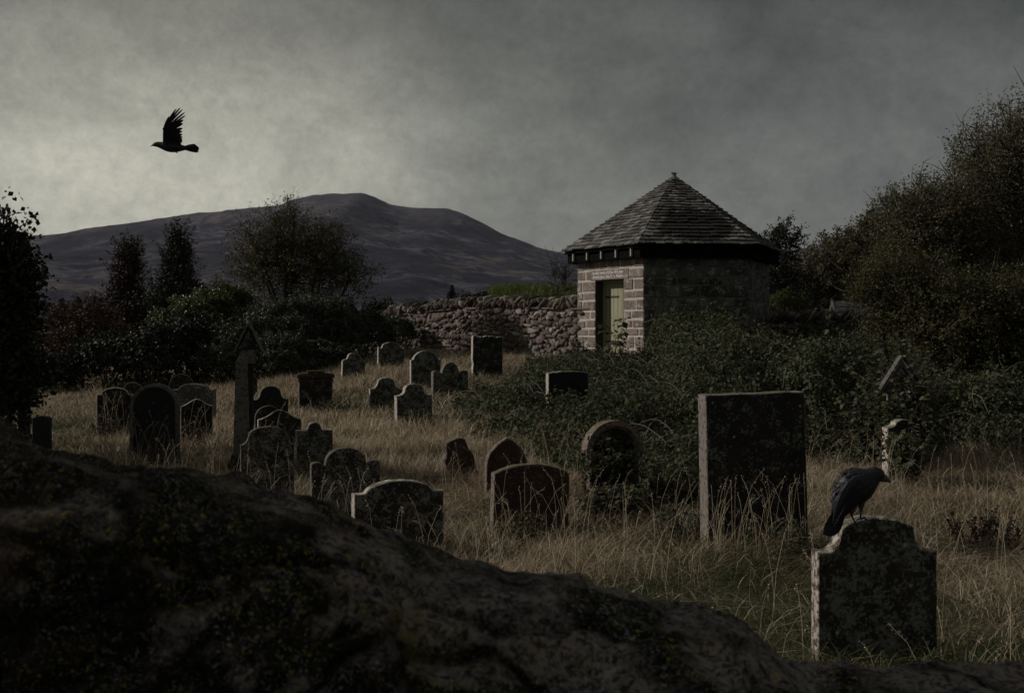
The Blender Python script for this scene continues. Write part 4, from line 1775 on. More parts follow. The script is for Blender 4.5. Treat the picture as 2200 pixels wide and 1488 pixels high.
def flying_raven():
    Y = 11.5
    k = Y / F / 10.63      # metres per zoom pixel

    def Q(zx, zy, dy=0.):
        return P(290 + zx / 10.63, 210 + zy / 10.63, Y) + Vector((0, dy, 0))
    root = empty('crow', Q(800, 1120))
    tag(root, 'black crow flying left with raised wings against the grey sky', 'crow')
    st = [(395, 1085, 16), (420, 1078, 34), (460, 1068, 50), (510, 1066, 62), (560, 1075, 70), (620, 1090, 82), (690, 1108, 100), (760, 1122, 112), (840, 1135, 116), (930, 1142, 106), (1020, 1146, 84), (1100, 1148, 62),
          (1160, 1150, 48), (1190, 1150, 36)]
    S = []
    for i, (px, py, r) in enumerate(st):
        a = st[max(0, i - 1)]
        b = st[min(len(st) - 1, i + 1)]
        S.append(ell(Q(px, py), (b[0] - a[0], 0, -(b[1] - a[1])), r * k, r * k * .9))
    b_ = MB()
    b_.loft(S, 18)
    b_.build('body', M['feather'], root, smooth=True, fix=True)
    bk = MB()
    bp = [(410, 1082, 26), (390, 1092, 17), (370, 1102, 10), (345, 1114, 2)]
    S = []
    for i, (px, py, r) in enumerate(bp):
        a = bp[max(0, i - 1)]
        b = bp[min(3, i + 1)]
        S.append(ell(Q(px, py), (b[0] - a[0], 0, -(b[1] - a[1])), r * k, r * k * .7))
    bk.loft(S, 10)
    bk.build('beak', M['beak'], root, smooth=True, fix=True)
    for s in (-1, 1):
        e = MB()
        stone(e, Q(452, 1058, s * 42 * k), Vector((8 * k, 0, 0)), Vector((0, 6 * k, 0)), Vector((0, 0, 8 * k)), rough=0, sq=1)
        e.build('eye', M['eye'], root, smooth=True)
    tl = MB()
    for i in range(9):
        t = i / 8
        feather(tl, Q(1130, 1128 + 44 * t, (t - .5) * .03), Q(1475 - 75 * abs(t - .45) * 1.6, 1092 + 126 * t, (t - .5) * .12), 60 * k, (0, 1, .15), .003)
    tl.build('tail', M['feather'], root, fix=True)
    # near wing: arm, coverts, then long fingers
    def yof(zy):
        return -max(0, (1060 - zy)) * k * .35 - .04
    tips = [(870, 484), (1052, 322), (1142, 299), (1192, 334), (1234, 398), (1242, 464), (1186, 556), (1168, 630), (1145, 735), (1135, 800), (1132, 868), (1130, 925), (1120, 985), (1105, 1035), (1088, 1076)]
    roots = [(705, 770), (725, 740), (742, 735), (757, 740), (768, 755), (772, 780), (775, 805), (775, 830), (770, 860), (762, 890), (755, 920), (745, 950), (740, 980), (735, 1010), (735, 1040)]
    wn = MB()
    for (tp, rt) in zip(tips, roots):
        wd = 44 if rt[1] < 800 else 74
        feather(wn, Q(*rt, yof(rt[1])), Q(*tp, yof(tp[1])), wd * k, (0, 1, .35), .003, .02)
    # under-wing coverts filling the hand and arm
    for i in range(14):
        t = i / 13
        a = (700 + 30 * t, 760 + 280 * t)
        b = (900 + 100 * math.sin(t * 2.4), 640 + 400 * t)
        feather(wn, Q(*a, yof(a[1]) - .006), Q(*b, yof(b[1]) - .006), 70 * k, (0, 1, .35), .003)
    S = []
    for (px, py, r) in ((720, 1075, 62), (712, 1000, 44), (708, 920, 30), (712, 840, 24), (730, 770, 22), (770, 680, 17), (815, 590, 12), (860, 505, 4)):
        c = Q(px, py, yof(py))
        S.append((c, Vector((r * k, 0, 0)), Vector((0, r * k * .4, r * k * .12))))
    wn.loft(S, 10)
    wn.build('wing', M['feather'], root, fix=True)
    # far wing, mostly hidden behind the near one
    wf = MB()

    def yf(zy):
        return max(0, (1060 - zy)) * k * .7 + .04
    for i in range(12):
        t = i / 11
        rt = (690 + 20 * t, 800 + 200 * t)
        tp = (712 + 330 * math.sin(min(1, t * 1.1) * 1.5) , 662 + 330 * t)
        feather(wf, Q(*rt, yf(rt[1])), Q(*tp, yf(tp[1])), 60 * k, (0, 1, -.6), .003)
    S = []
    for (px, py, r) in ((690, 1060, 50), (655, 985, 34), (645, 920, 28), (655, 850, 24), (675, 780, 18), (695, 725, 12), (713, 665, 3)):
        c = Q(px, py, yf(py))
        S.append((c, Vector((r * k, 0, 0)), Vector((0, r * k * .4, 0))))
    wf.loft(S, 10)
    wf.build('wing', M['feather'], root, fix=True)
    for s in (-1, 1):
        ft = MB()
        f_ = Q(930, 1245, s * .02)
        ft.tube([Q(900, 1225, s * .02), f_, Q(975, 1240, s * .02)], [12 * k, 9 * k, 4 * k], 6)
        ft.tube([f_, Q(960, 1262, s * .02)], [7 * k, 3 * k], 6)
        ft.build('foot', M['leg'], root)


flying_raven()

# ------------------------------------------------------------------ leaves and branches
def leaf_arrays(pos, nrm, size, asp=.62, droop=0.):
    """one folded kite per leaf -> verts (N*4), tris (N*2)"""
    n = len(pos)
    nrm = nrm / (np.linalg.norm(nrm, axis=1, keepdims=True) + 1e-9)
    rd = rng.normal(size=(n, 3))
    rd[:, 2] -= droop
    a = rd - nrm * np.sum(rd * nrm, 1, keepdims=True)
    a /= (np.linalg.norm(a, axis=1, keepdims=True) + 1e-9)
    b = np.cross(nrm, a)
    s = size[:, None]
    fold = nrm * s * rng.uniform(.05, .22, (n, 1))
    V = np.empty((n, 4, 3))
    V[:, 0] = pos - a * s * .5
    V[:, 1] = pos + b * s * asp * .5 + fold
    V[:, 2] = pos + a * s * .5
    V[:, 3] = pos - b * s * asp * .5 + fold
    base = np.arange(n)[:, None] * 4
    T = np.concatenate([base + [0, 1, 2], base + [0, 2, 3]], 0)
    return V.reshape(-1, 3), T


def leaves_obj(name, pos, nrm, size, mat, parent=None, asp=.62, rnd=None, droop=0.):
    V, T = leaf_arrays(pos, nrm, size, asp, droop)
    r = rng.random(len(pos)) if rnd is None else np.clip(rnd, 0, 1)
    return np_mesh(name, V, T, None, mat, np.repeat(r, 4), parent)


def unit(n):
    v = rng.normal(size=(n, 3))
    return v / np.linalg.norm(v, axis=1, keepdims=True)


def blob_px(px, py, rp, Y, dy=0., ry=1., sq=1.):
    c = P(px, py, Y + dy)
    r = rp / F * (Y + dy)
    return (np.array(c), np.array([r, r * ry, r * sq]))


def crown(name_root, label, cat, blobs, Y, mat, n_sprig=300, per=26, leaf=.07, spread=.5, upbias=.35, base=None, group=None, trunk_r=.12,
          name='tree', bark='bark', asp=.5, sprig_len=.55, bare=0, inner=.5, trunk=True, parts=('crown', 'trunk')):
    """tree: sprigs of leaves on and in a set of lumps, tapered trunk and limbs"""
    vol = np.array([b[1].prod() ** (2 / 3.) for b in blobs])
    which = rng.choice(len(blobs), n_sprig, p=vol / vol.sum())
    cs = np.array([blobs[i][0] for i in which])
    rs = np.array([blobs[i][1] for i in which])
    d = unit(n_sprig)
    d[:, 2] += upbias * .5
    d /= np.linalg.norm(d, axis=1, keepdims=True)
    rad = inner + (1.02 - inner) * rng.random(n_sprig) ** .55
    # lumpy surface with hollows
    lump = 1 + .24 * (np.array([mnoise.noise(Vector(c * .9 + dd * 2.3)) for c, dd in zip(cs, d)]))
    rad = rad * lump
    anchor = cs + d * rs * rad[:, None]
    gl = np.array([gz(a[0], a[1]) for a in anchor])
    anchor[:, 2] = np.maximum(anchor[:, 2], gl + .05)
    # sprig direction: outward + up
    sd = d + np.array([0, 0, upbias]) + .35 * rng.normal(size=d.shape)
    sd /= np.linalg.norm(sd, axis=1, keepdims=True)
    L = sprig_len * rng.uniform(.5, 1.25, n_sprig)
    t = rng.random((n_sprig, per)) ** .8
    scat = rng.normal(size=(n_sprig, per, 3)) * (spread * .22) * (1.15 - .75 * t[..., None])
    pos = anchor[:, None, :] + sd[:, None, :] * (L[:, None] * (t - .25))[..., None] + scat
    pos = pos.reshape(-1, 3)
    nr = (sd[:, None, :] * .3 + rng.normal(size=(n_sprig, per, 3)) * .8 + np.array([0, 0, .5])).reshape(-1, 3)
    size = leaf * rng.uniform(.6, 1.3, len(pos))
    tone = np.repeat(rng.random(n_sprig), per) * .5 + rng.random(len(pos)) * .5
    base = base if base is not None else (blobs[0][0][0], blobs[0][0][1])
    g = gz(*base)
    root = empty(name, (base[0], base[1], g))
    tag(root, label, cat, group)
    leaves_obj(parts[0], pos, nr, size, mat, root, asp, tone)
    # wood
    mb = MB()
    b0 = Vector((base[0], base[1], g - .2))
    for (c, r) in blobs:
        c = Vector(c)
        mid = b0.lerp(c, .5) + Vector((random.uniform(-.2, .2), random.uniform(-.2, .2), .1)) * (c - b0).length * .25
        mb.tube([b0, b0.lerp(mid, .5) + Vector((random.uniform(-.05, .05), 0, 0)), mid, c, c + Vector((0, 0, r[2] * .6))],
                [trunk_r, trunk_r * .8, trunk_r * .55, trunk_r * .32, trunk_r * .1], 7)
    k = min(n_sprig, 260)
    for i in rng.choice(n_sprig, k, replace=False):
        c = Vector(cs[i])
        a = Vector(anchor[i])
        e = a + Vector(sd[i]) * L[i] * .7
        mid = c.lerp(a, .55) + Vector(rng.normal(size=3)) * .05
        rr = max(.006, trunk_r * .12)
        mb.tube([c, mid, a, e], [rr * 1.6, rr * 1.1, rr * .7, rr * .3], 4, cap=False)
    for i in range(bare):
        j = rng.integers(n_sprig)
        a = Vector(anchor[j])
        dv = Vector(sd[j])
        pts = [a]
        for q in range(4):
            dv = (dv + Vector(rng.normal(size=3)) * .35).normalized()
            pts.append(pts[-1] + dv * .22)
        mb.tube(pts, [.012, .010, .008, .006, .003], 4, cap=False)
    mb.build(parts[1], M[bark], root)
    return root


def mound(name, label, cat, blobs, mat, n, leaf=.08, group=None, asp=.75, kind=None, stems=0, stem_mat='bark'):
    """dense leafy mass: leaves in a shell over overlapping lumps, none inside another lump"""
    area = np.array([b[1][0] * b[1][2] for b in blobs])
    which = rng.choice(len(blobs), n, p=area / area.sum())
    cs = np.array([b[0] for b in blobs])[which]
    rs = np.array([b[1] for b in blobs])[which]
    d = unit(n)
    d[:, 2] = np.abs(d[:, 2]) * np.where(rng.random(n) < .8, 1, -1)
    ln = 1 + .42 * (vn(d[:, 0] * 3 + cs[:, 0], d[:, 2] * 3 + d[:, 1] * 3 + cs[:, 1], 3) - .5) + .36 * (vn(d[:, 0] * 8 + cs[:, 2], d[:, 2] * 8 + d[:, 1] * 8, 4) - .5)
    rad = ln * (1.0 - .16 * rng.random(n) ** 2 - .10 * rng.random(n))
    pos = cs + d * rs * rad[:, None]
    keep = pos[:, 2] > ground(pos[:, 0], pos[:, 1]) - .05
    for (c, r) in blobs:
        q = (((pos - c) / (r * .80)) ** 2).sum(1) < 1
        keep &= ~q
    pos = pos[keep]
    d = d[keep]
    nr = d * .8 + rng.normal(size=pos.shape) * .6 + np.array([0, 0, .35])
    # loose sprays reaching out of the mass
    k = max(20, len(pos) // 260)
    js = rng.choice(len(pos), k, replace=False)
    m_ = 34
    sd = d[js] + np.array([0, 0, .55]) + .5 * rng.normal(size=(k, 3))
    sd /= np.linalg.norm(sd, axis=1, keepdims=True)
    sl = float(np.mean([b[1][0] for b in blobs])) * rng.uniform(.15, .62, k)
    t = rng.random((k, m_))
    sp = pos[js][:, None, :] + sd[:, None, :] * (sl[:, None] * t)[..., None] + rng.normal(size=(k, m_, 3)) * (leaf * 1.5) * (1.2 - .8 * t[..., None])
    pos = np.concatenate([pos, sp.reshape(-1, 3)])
    d = np.concatenate([d, np.repeat(sd, m_, 0)])
    nr = np.concatenate([nr, rng.normal(size=(k * m_, 3)) + np.array([0, 0, .4])])
    tone = .5 * vn(pos[:, 0] * 1.6, pos[:, 2] * 1.6 + pos[:, 1], 7) + .5 * rng.random(len(pos))
    c0 = blobs[0][0]
    root = empty(name, (c0[0], c0[1], gz(c0[0], c0[1])))
    tag(root, label, cat, group, kind)
    leaves_obj('foliage', pos, nr, leaf * rng.uniform(.6, 1.35, len(pos)), mat, root, asp, tone, .4)
    mb = MB()
    for (c, r) in blobs:
        b0 = Vector((c[0], c[1], gz(c[0], c[1]) - .1))
        for q in range(5):
            dv = unit(1)[0]
            dv[2] = abs(dv[2])
            e = Vector(c + dv * r * .92)
            mb.tube([b0, b0.lerp(e, .5) + Vector((0, 0, .2)), e], [.03, .02, .008], 5, cap=False)
    for i in range(stems):
        j = rng.integers(len(pos))
        a = Vector(pos[j])
        dv = Vector(d[j]) + Vector((0, 0, .5))
        pts = [a - dv * .1]
        for q in range(4):
            dv = (dv + Vector(rng.normal(size=3)) * .3 - Vector((0, 0, .25 * q))).normalized()
            pts.append(pts[-1] + dv * .16)
        mb.tube(pts, [.010, .009, .007, .005, .002], 4, cap=False)
    mb.build('stem', M[stem_mat], root)
    return root


B = blob_px
# --- left side
crown('t', 'black broadleaf tree filling the left edge of the picture', 'tree',
      [B(-12, 525, 42, 14), B(14, 590, 32, 14, .2), B(-35, 640, 85, 14, .3), B(2, 720, 54, 14.), B(-55, 800, 105, 14.2, .2), B(0, 820, 56, 14.)], 14, M['black_leaf'],
      950, 24, .072, .5, .35, base=(X(-20, 14), 14.2), name='broadleaf_tree', asp=.8, trunk_r=.16, sprig_len=.5)
crown('t', 'upright copper-leaved tree, left of the pair standing before the mountain', 'tree',
      [B(278, 556, 24, 42), B(273, 600, 33, 42, .3), B(270, 650, 36, 42), B(285, 720, 70, 42)], 42, M['copper'], 800, 24, .10, .45, 1.6, name='upright_tree', trunk_r=.16, sprig_len=.9, inner=.3, group='pair of upright trees')
crown('t', 'upright dark green tree, right of the pair and spiky at the top', 'tree',
      [B(380, 530, 19, 41), B(379, 572, 27, 41, .3), B(380, 620, 34, 41), B(378, 690, 70, 41), B(408, 560, 12, 41), B(358, 570, 10, 41)], 41, M['black_leaf'], 850, 24, .10, .42, 1.8,
      name='upright_tree', trunk_r=.16, sprig_len=1.0, inner=.3, group='pair of upright trees')
crown('t', 'dull russet bush beside the far left tree', 'bush', [B(170, 700, 48, 30), B(215, 725, 52, 30, .5), B(120, 735, 50, 30), B(150, 770, 60, 29)], 30, M['redbush'], 420, 24, .09, .5, .4,
      name='russet_bush', trunk_r=.06, bare=26, bark='twig', parts=('foliage', 'stem'))
mound('hedge', 'dark green overgrown hedge in shade behind the left graves', 'hedge', [B(120, 830, 70, 26.5), B(230, 800, 80, 27), B(330, 790, 85, 27), B(40, 830, 70, 26), B(400, 760, 70, 28)], M['black_leaf'], 42000, .075, stems=40, stem_mat='twig')
mound('ivy_bush', 'yellow-green ivy bank sloping down below the upright trees', 'bush', [B(440, 690, 62, 30), B(385, 715, 58, 29.6), B(335, 745, 50, 29), B(300, 785, 42, 28.5), B(490, 670, 55, 30.5)], M['ivy_yellow'], 60000, .06, stems=30)
crown('t', 'airy olive-leaved tree rising out of the ivy mound before the mountain', 'tree',
      [B(612, 520, 48, 31), B(632, 468, 22, 31), B(560, 575, 62, 31, .3), B(690, 575, 70, 31), B(750, 605, 50, 31), B(625, 600, 90, 31, .4), B(535, 505, 24, 31), B(600, 478, 20, 31), B(690, 530, 40, 31)], 31, M['rowan'],
      1250, 20, .072, .5, .6, base=(X(640, 31), 31.2), name='olive_tree', trunk_r=.09, sprig_len=.8, inner=.25, bare=120)
mound('ivy_mound', 'broad ivy-covered mound at the left end of the rubble wall', 'bush',
      [B(620, 725, 82, 29), B(700, 730, 84, 29.5), B(530, 765, 72, 28), B(785, 735, 66, 31), B(850, 722, 42, 33), B(670, 690, 52, 30), B(600, 785, 66, 27), B(470, 790, 45, 27), B(700, 790, 55, 28), B(560, 700, 40, 29.5), B(740, 700, 45, 31)],
      M['ivy'], 170000, .052, stems=120, stem_mat='twig')

# --- beyond the wall
def conifer(px, ytop, ybase, Y, hw_px, label, mat='black_leaf', tiers=11, group=None):
    x = X(px, Y)
    zt = Z(ytop, Y)
    z0 = min(gz(x, Y), Z(ybase, Y))
    root = empty('conifer', (x, Y, z0))
    tag(root, label, 'conifer', group)
    hb = Z(ybase, Y)
    hw = hw_px / F * Y
    pos = []
    nr = []
    H = zt - hb
    for i in range(tiers):
        t = i / tiers
        r = hw * (1 - t) ** .9
        z = hb + H * t
        m = max(5, int(11 * (1 - t) + 4))
        for j in range(m):
            a = 2 * math.pi * (j + random.random() * .6) / m
            rr = r * random.uniform(.75, 1.15)
            kk = int(26 * (1 - t) + 10)
            s = np.linspace(.08, 1, kk)
            P_ = np.stack([x + math.cos(a) * rr * s, Y + math.sin(a) * rr * s, z - .22 * rr * s + H / tiers * .5 * s ** 2], 1) + rng.normal(size=(kk, 3)) * .05 * hw
            pos.append(P_)
            nr.append(rng.normal(size=(kk, 3)) * .5 + [0, 0, 1])
    tp = np.stack([np.full(14, x), np.full(14, Y), np.linspace(zt - H * .12, zt, 14)], 1)
    pos.append(tp + rng.normal(size=tp.shape) * .02 * hw)
    nr.append(rng.normal(size=(14, 3)))
    pos = np.concatenate(pos)
    nr = np.concatenate(nr)
    leaves_obj('crown', pos, nr, hw * .26 * rng.uniform(.6, 1.2, len(pos)), M[mat], root, .45)
    mb = MB()
    mb.tube([(x, Y, z0 - .2), (x, Y, hb + H * .5), (x, Y, zt)], [hw * .12, hw * .07, .01], 6)
    mb.build('trunk', M['bark'], root)


conifer(971, 611, 652, 48, 18, 'little dark conifer poking up behind the boundary wall')
conifer(1088, 607, 632, 85, 10, 'tiny far conifer at the crest of the green mound')
mound('shrub', 'black shrub alone behind the left end of the wall', 'shrub', [B(815, 664, 20, 44, sq=.6), B(832, 662, 15, 44, sq=.7)], M['black_leaf'], 3000, .09)
mound('shrub', 'small black shrub just showing over the wall coping', 'shrub', [B(886, 664, 12, 42, sq=.8)], M['black_leaf'], 1200, .08)
mound('shrub', 'low trailing dark shrub on the coping beside the green mound', 'shrub', [B(1010, 645, 16, 40, sq=.6), B(1035, 640, 15, 40, sq=.7), B(990, 650, 14, 40, sq=.5)], M['black_leaf'], 3200, .08)
crown('t', 'nearly bare thin shrub against the left wall of the watch house', 'shrub', [B(1215, 600, 30, 31), B(1200, 630, 24, 31)], 31, M['black_leaf'], 60, 5, .06, .4, .9, name='bare_shrub', trunk_r=.03, sprig_len=.5, bare=40,
      parts=('foliage', 'stem'))
# --- right side
crown('t', 'slim elder tree showing over the right eaves of the watch house', 'tree', [B(1672, 530, 34, 33), B(1690, 512, 24, 33), B(1665, 580, 50, 33), B(1690, 640, 60, 33)], 33, M['black_leaf'], 330, 22, .10, .45, .5,
      name='elder_tree', trunk_r=.09)
crown('t', 'dark bushy tree in the hollow right of the watch house', 'tree', [B(1740, 600, 62, 38), B(1800, 590, 62, 38), B(1760, 650, 70, 38)], 38, M['thorn'], 700, 22, .11, .5, .3, name='hollow_tree', trunk_r=.15)
crown('t', 'dark tree climbing the bank behind the thorn tree', 'tree', [B(1850, 545, 55, 39), B(1900, 520, 65, 39), B(1870, 600, 80, 39), B(1800, 550, 45, 39), B(1930, 470, 50, 39)], 39, M['thorn'], 1000, 22, .11, .5, .3, name='bank_tree', trunk_r=.16)
mound('cypress_bush', 'bright green feathery bush tucked against the right wall of the watch house', 'bush', [B(1680, 655, 30, 31.), B(1712, 668, 26, 31.), B(1655, 680, 26, 31.)], M['gold'], 9000, .06, asp=.35)
crown('t', 'tall thorn tree filling the top right edge of the picture', 'tree',
      [B(2185, 330, 92, 21), B(2240, 420, 150, 21.5), B(2130, 420, 95, 21), B(2190, 540, 150, 21.3), B(2100, 345, 48, 21), B(2260, 290, 90, 21.5), B(2150, 640, 130, 21)], 21, M['thorn'],
      3000, 22, .062, .5, .45, base=(X(2190, 21), 21.4), name='thorn_tree', trunk_r=.16, sprig_len=.6, inner=.35, bare=130, asp=.42)
crown('t', 'spreading thorn tree below the tallest one, sprays of leaves on its left side', 'tree',
      [B(2010, 480, 66, 20), B(1968, 535, 66, 20), B(2060, 545, 90, 20.4), B(2000, 620, 105, 20.2), B(1965, 425, 24, 20), B(1945, 470, 26, 20), B(2080, 640, 110, 20.4), B(2060, 440, 50, 20.5), B(1925, 500, 30, 20)], 20, M['thorn'],
      2600, 22, .060, .48, .45, base=(X(2010, 20), 20.4), name='thorn_tree', trunk_r=.14, sprig_len=.6, inner=.35, bare=130, asp=.42)
crown('t', 'low thorn bush at the foot of the bank, olive and brown', 'bush',
      [B(1915, 600, 60, 19), B(1945, 665, 80, 19.2), B(2030, 690, 95, 18.6), B(1885, 640, 50, 19.3), B(2130, 690, 95, 18.6), B(2210, 680, 90, 18.6)], 19, M['rowan'],
      1900, 22, .058, .45, .3, base=(X(1950, 19), 19.4), name='thorn_bush', trunk_r=.10, sprig_len=.5, inner=.35, bare=60, asp=.42, parts=('foliage', 'stem'))

# unseen tree added outside the frame on the left to shade the foreground wall
crown('t', 'unseen dense dark tree left of the picture, added to shade the near wall', 'tree',
      [(np.array([-5.2, 3.3, 2.6]), np.array([1.6, 1.5, 1.7])), (np.array([-5.6, 3.1, 4.4]), np.array([1.7, 1.6, 1.6])), (np.array([-6.0, 2.8, 5.9]), np.array([1.4, 1.4, 1.2])), (np.array([-5.2, 2.4, 1.4]), np.array([1.6, 1.5, 1.3]))],
      3, M['black_leaf'], 700, 24, .16, .9, .2, name='broadleaf_tree', trunk_r=.2)


# --- far wood in the valley
def far_wood():
    pos = []
    nr = []
    for i in range(70):
        Y = random.uniform(240, 320)
        px = random.uniform(60, 330) if i < 55 else random.uniform(330, 620)
        x = X(px, Y)
        top = Z(random.uniform(636, 662), Y)
        z0 = -8
        H = top - z0
        hw = H * .17
        n = 260
        t = rng.random(n)
        a = rng.random(n) * 6.283
        r = hw * (1 - t) * rng.uniform(.6, 1.1, n)
        pos.append(np.stack([x + r * np.cos(a), Y + r * np.sin(a), z0 + H * t], 1))
        nr.append(np.stack([np.cos(a), np.sin(a), .6 * np.ones(n)], 1) + rng.normal(size=(n, 3)) * .4)
    pos = np.concatenate(pos)
    nr = np.concatenate(nr)
    o = leaves_obj('far_wood', pos, nr, 1.5 * rng.uniform(.6, 1.3, len(pos)), M['black_leaf'], None, .5)
    tag(o, 'dark conifer wood low in the valley beyond the left trees', 'wood', None, 'stuff')


far_wood()

# ------------------------------------------------------------------ brambles
YF_X = np.array([-2.4, -1.5, -.7, .5, 1.0, 1.8, 2.5, 4.0, 6.0, 8.0, 12.0, 16.])
YF_Y = np.array([25., 21., 16.5, 13.6, 11.7, 11.9, 13.0, 14.3, 14.5, 13.8, 13.2, 13.])


def bramble_h(x, y):
    yf = np.interp(x, YF_X, YF_Y) + 1.6 * (fbm(x * .9, y * .9, 2, 12) - .5)
    H = np.where(x < 2.7, .52 - .22 * sstep(16.5, 18.5, y) * sstep(.6, 1.3, x) - .18 * sstep(20, 23.5, y), np.where(x > 3.7, 1.18, .52 - .34 * sstep(20, 23.5, y) * sstep(3.3, 3.0, x) + (x - 2.7) / 1. * .66))
    H = H * (1 - .75 * np.exp(-((x - .9) / .55) ** 2) * sstep(15.8, 16.8, y) * sstep(20.5, 19, y))
    H = H * (1 - .68 * sstep(17., 19., y) * sstep(.75, 1.2, x) * (1 - sstep(2.75, 3.1, x)))
    far = sstep(4.5, 5.7, x) * sstep(15.5, 19, y) * (1 - sstep(8.6, 10., x))
    H = H * (1 - .48 * far)
    H = H * np.where(x > 5.5, .62 + .38 * sstep(17, 21, y), 1.) + .15 * sstep(6.3, 8.5, x) + .32 * sstep(7.4, 9.5, x) * sstep(14, 17, y)
    ramp = sstep(0, np.where(x > 4.2, 2.2, 5.0), y - yf)
    front = .30 * sstep(0, .5, y - yf)
    h = np.where(y > yf, np.maximum(H * ramp, front), 0)
    xl = np.interp(y, [12, 15, 17, 19, 21, 24, 28], [.6, -.4, -.9, -1.0, -.5, .25, .6]) + .8 * (fbm(x * 1.3 + 7, y * 1.3, 2, 14) - .5)
    h = h * np.where(x < 2.5, .25 + .75 * sstep(0, 1.6, x - xl), 1.) * sstep(-.5, .15, x - xl)
    h = h * (.5 + 1.0 * fbm(x * 1.1, y * 1.1, 4, 15))
    return np.where((y < 27.8) & (x > -2.4), h, 0)


def in_hut(x, y, R=2.42):
    dx = x - HC[0]
    dy = y - HC[1]
    return dx * dx + dy * dy < (R * .93) ** 2


def brambles():
    n = 520000
    y = 12 + 15.5 * rng.random(n) ** .9
    x = -2.4 + 17.5 * rng.random(n)
    vis = (np.abs(x) < .5 * y + 1.2)
    h = bramble_h(x, y)
    ok = (h > .04) & vis & ~in_hut(x, y)
    x, y, h = x[ok], y[ok], h[ok]
    depth = rng.exponential(.14, len(x))
    z = ground(x, y) + np.maximum(.02, h - depth) + .10 * rng.normal(size=len(x)) * (rng.random(len(x)) < .2)
    e = .15
    gx = (bramble_h(x + e, y) + ground(x + e, y) - bramble_h(x - e, y) - ground(x - e, y)) / (2 * e)
    gy = (bramble_h(x, y + e) + ground(x, y + e) - bramble_h(x, y - e) - ground(x, y - e)) / (2 * e)
    nr = np.stack([-gx, -gy, np.ones_like(gx)], 1)
    nr /= np.linalg.norm(nr, axis=1, keepdims=True)
    nr = nr * .9 + rng.normal(size=nr.shape) * .55
    # keep the gothic monument, the buried stones and the watch house door readable
    pos = np.stack([x, y, z], 1)
    k = 2600
    js = rng.choice(len(pos), k, replace=False)
    m_ = 22
    sd = nr[js] * .5 + np.array([0, -.1, .7]) + .5 * rng.normal(size=(k, 3))
    sd /= np.linalg.norm(sd, axis=1, keepdims=True)
    sl = rng.uniform(.12, .55, k) * np.clip(h[js] * 1.2, .25, 1)
    t = rng.random((k, m_))
    sp = pos[js][:, None, :] + sd[:, None, :] * (sl[:, None] * t)[..., None] + rng.normal(size=(k, m_, 3)) * .055 * (1.2 - .7 * t[..., None])
    sp = sp.reshape(-1, 3)
    pos = np.concatenate([pos, sp])
    nr = np.concatenate([nr, rng.normal(size=sp.shape) + np.array([0, 0, .5])])
    x, y = pos[:, 0], pos[:, 1]
    tone = .55 * fbm(x * 1.3, y * 1.3, 3, 19) + .45 * rng.random(len(x))
    # small trifoliate sprays: three leaves sharing one centre
    V = []
    k = len(x)
    k = len(x)
    size = rng.uniform(.032, .075, k) * (1 + .5 * (rng.random(k) < .12))
    o = leaves_obj('bramble_thicket', pos, nr, size, M['bramble'], None, .78, tone, .5)
    tag(o, 'dense green bramble thicket covering the slope below the watch house', 'brambles', None, 'stuff')
    # steep fronts need leaves on their faces too
    return o


brambles()


def bramble_canes():
    mb = MB()
    for i in range(900):
        y = random.uniform(12.5, 26.5)
        x = random.uniform(-2, min(14, .5 * y + .5))
        h = float(bramble_h(np.array([x]), np.array([y]))[0])
        if h < .2 or in_hut(x, y, 2.7):
            continue
        p = Vector((x, y, gz(x, y) + h * .85))
        a = random.uniform(0, 6.28)
        dv = Vector((math.cos(a), math.sin(a) - .4, 1.0)).normalized()
        pts = [p]
        for q in range(6):
            dv = (dv + Vector((0, 0, -.30)) + Vector(rng.normal(size=3)) * .12).normalized()
            pts.append(pts[-1] + dv * random.uniform(.10, .18))
        mb.tube(pts, [.007, .007, .006, .006, .005, .004, .002], 4, cap=False)
    o = mb.build('bramble_canes', M['twig'])
    tag(o, 'thin arching bramble canes lying over the thicket', 'brambles', None, 'stuff')


bramble_canes()


# plants in front of the door and climbing the near stones
def leafy_plant(name, label, x, y, h, n_stem, leaf, mat, lean=.25, per=16, group=None, sp=.08):
    g = gz(x, y)
    root = empty(name, (x, y, g))
    tag(root, label, 'plant', group)
    mb = MB()
    pos = []
    nr = []
    for i in range(n_stem):
        a = random.uniform(0, 6.28)
        dv = Vector((math.cos(a) * lean, math.sin(a) * lean, 1)).normalized()
        p = Vector((x + random.uniform(-sp, sp), y + random.uniform(-sp, sp) * .6, g - .05))
        pts = [p]
        hh = h * random.uniform(.65, 1.05)
        for q in range(7):
            dv = (dv + Vector(rng.normal(size=3)) * .10).normalized()
            pts.append(pts[-1] + dv * hh / 7)
        mb.tube(pts, [.010, .009, .008, .007, .006, .005, .004, .002], 5, cap=False)
        for q in range(per):
            t = random.uniform(.25, 1.) * 6.99
            j = int(t)
            c = pts[j].lerp(pts[min(7, j + 1)], t - j)
            side = Vector(rng.normal(size=3))
            side.z *= .4
            side.normalize()
            pos.append(c + side * leaf * random.uniform(.5, .9))
            nr.append(Vector((0, -.3, 1)) + side * .4 + Vector(rng.normal(size=3)) * .3)
    leaves_obj('foliage', np.array(pos), np.array(nr), leaf * rng.uniform(.7, 1.3, len(pos)), mat, root, .8, None, .3)
    mb.build('stem', M['bark'], root)


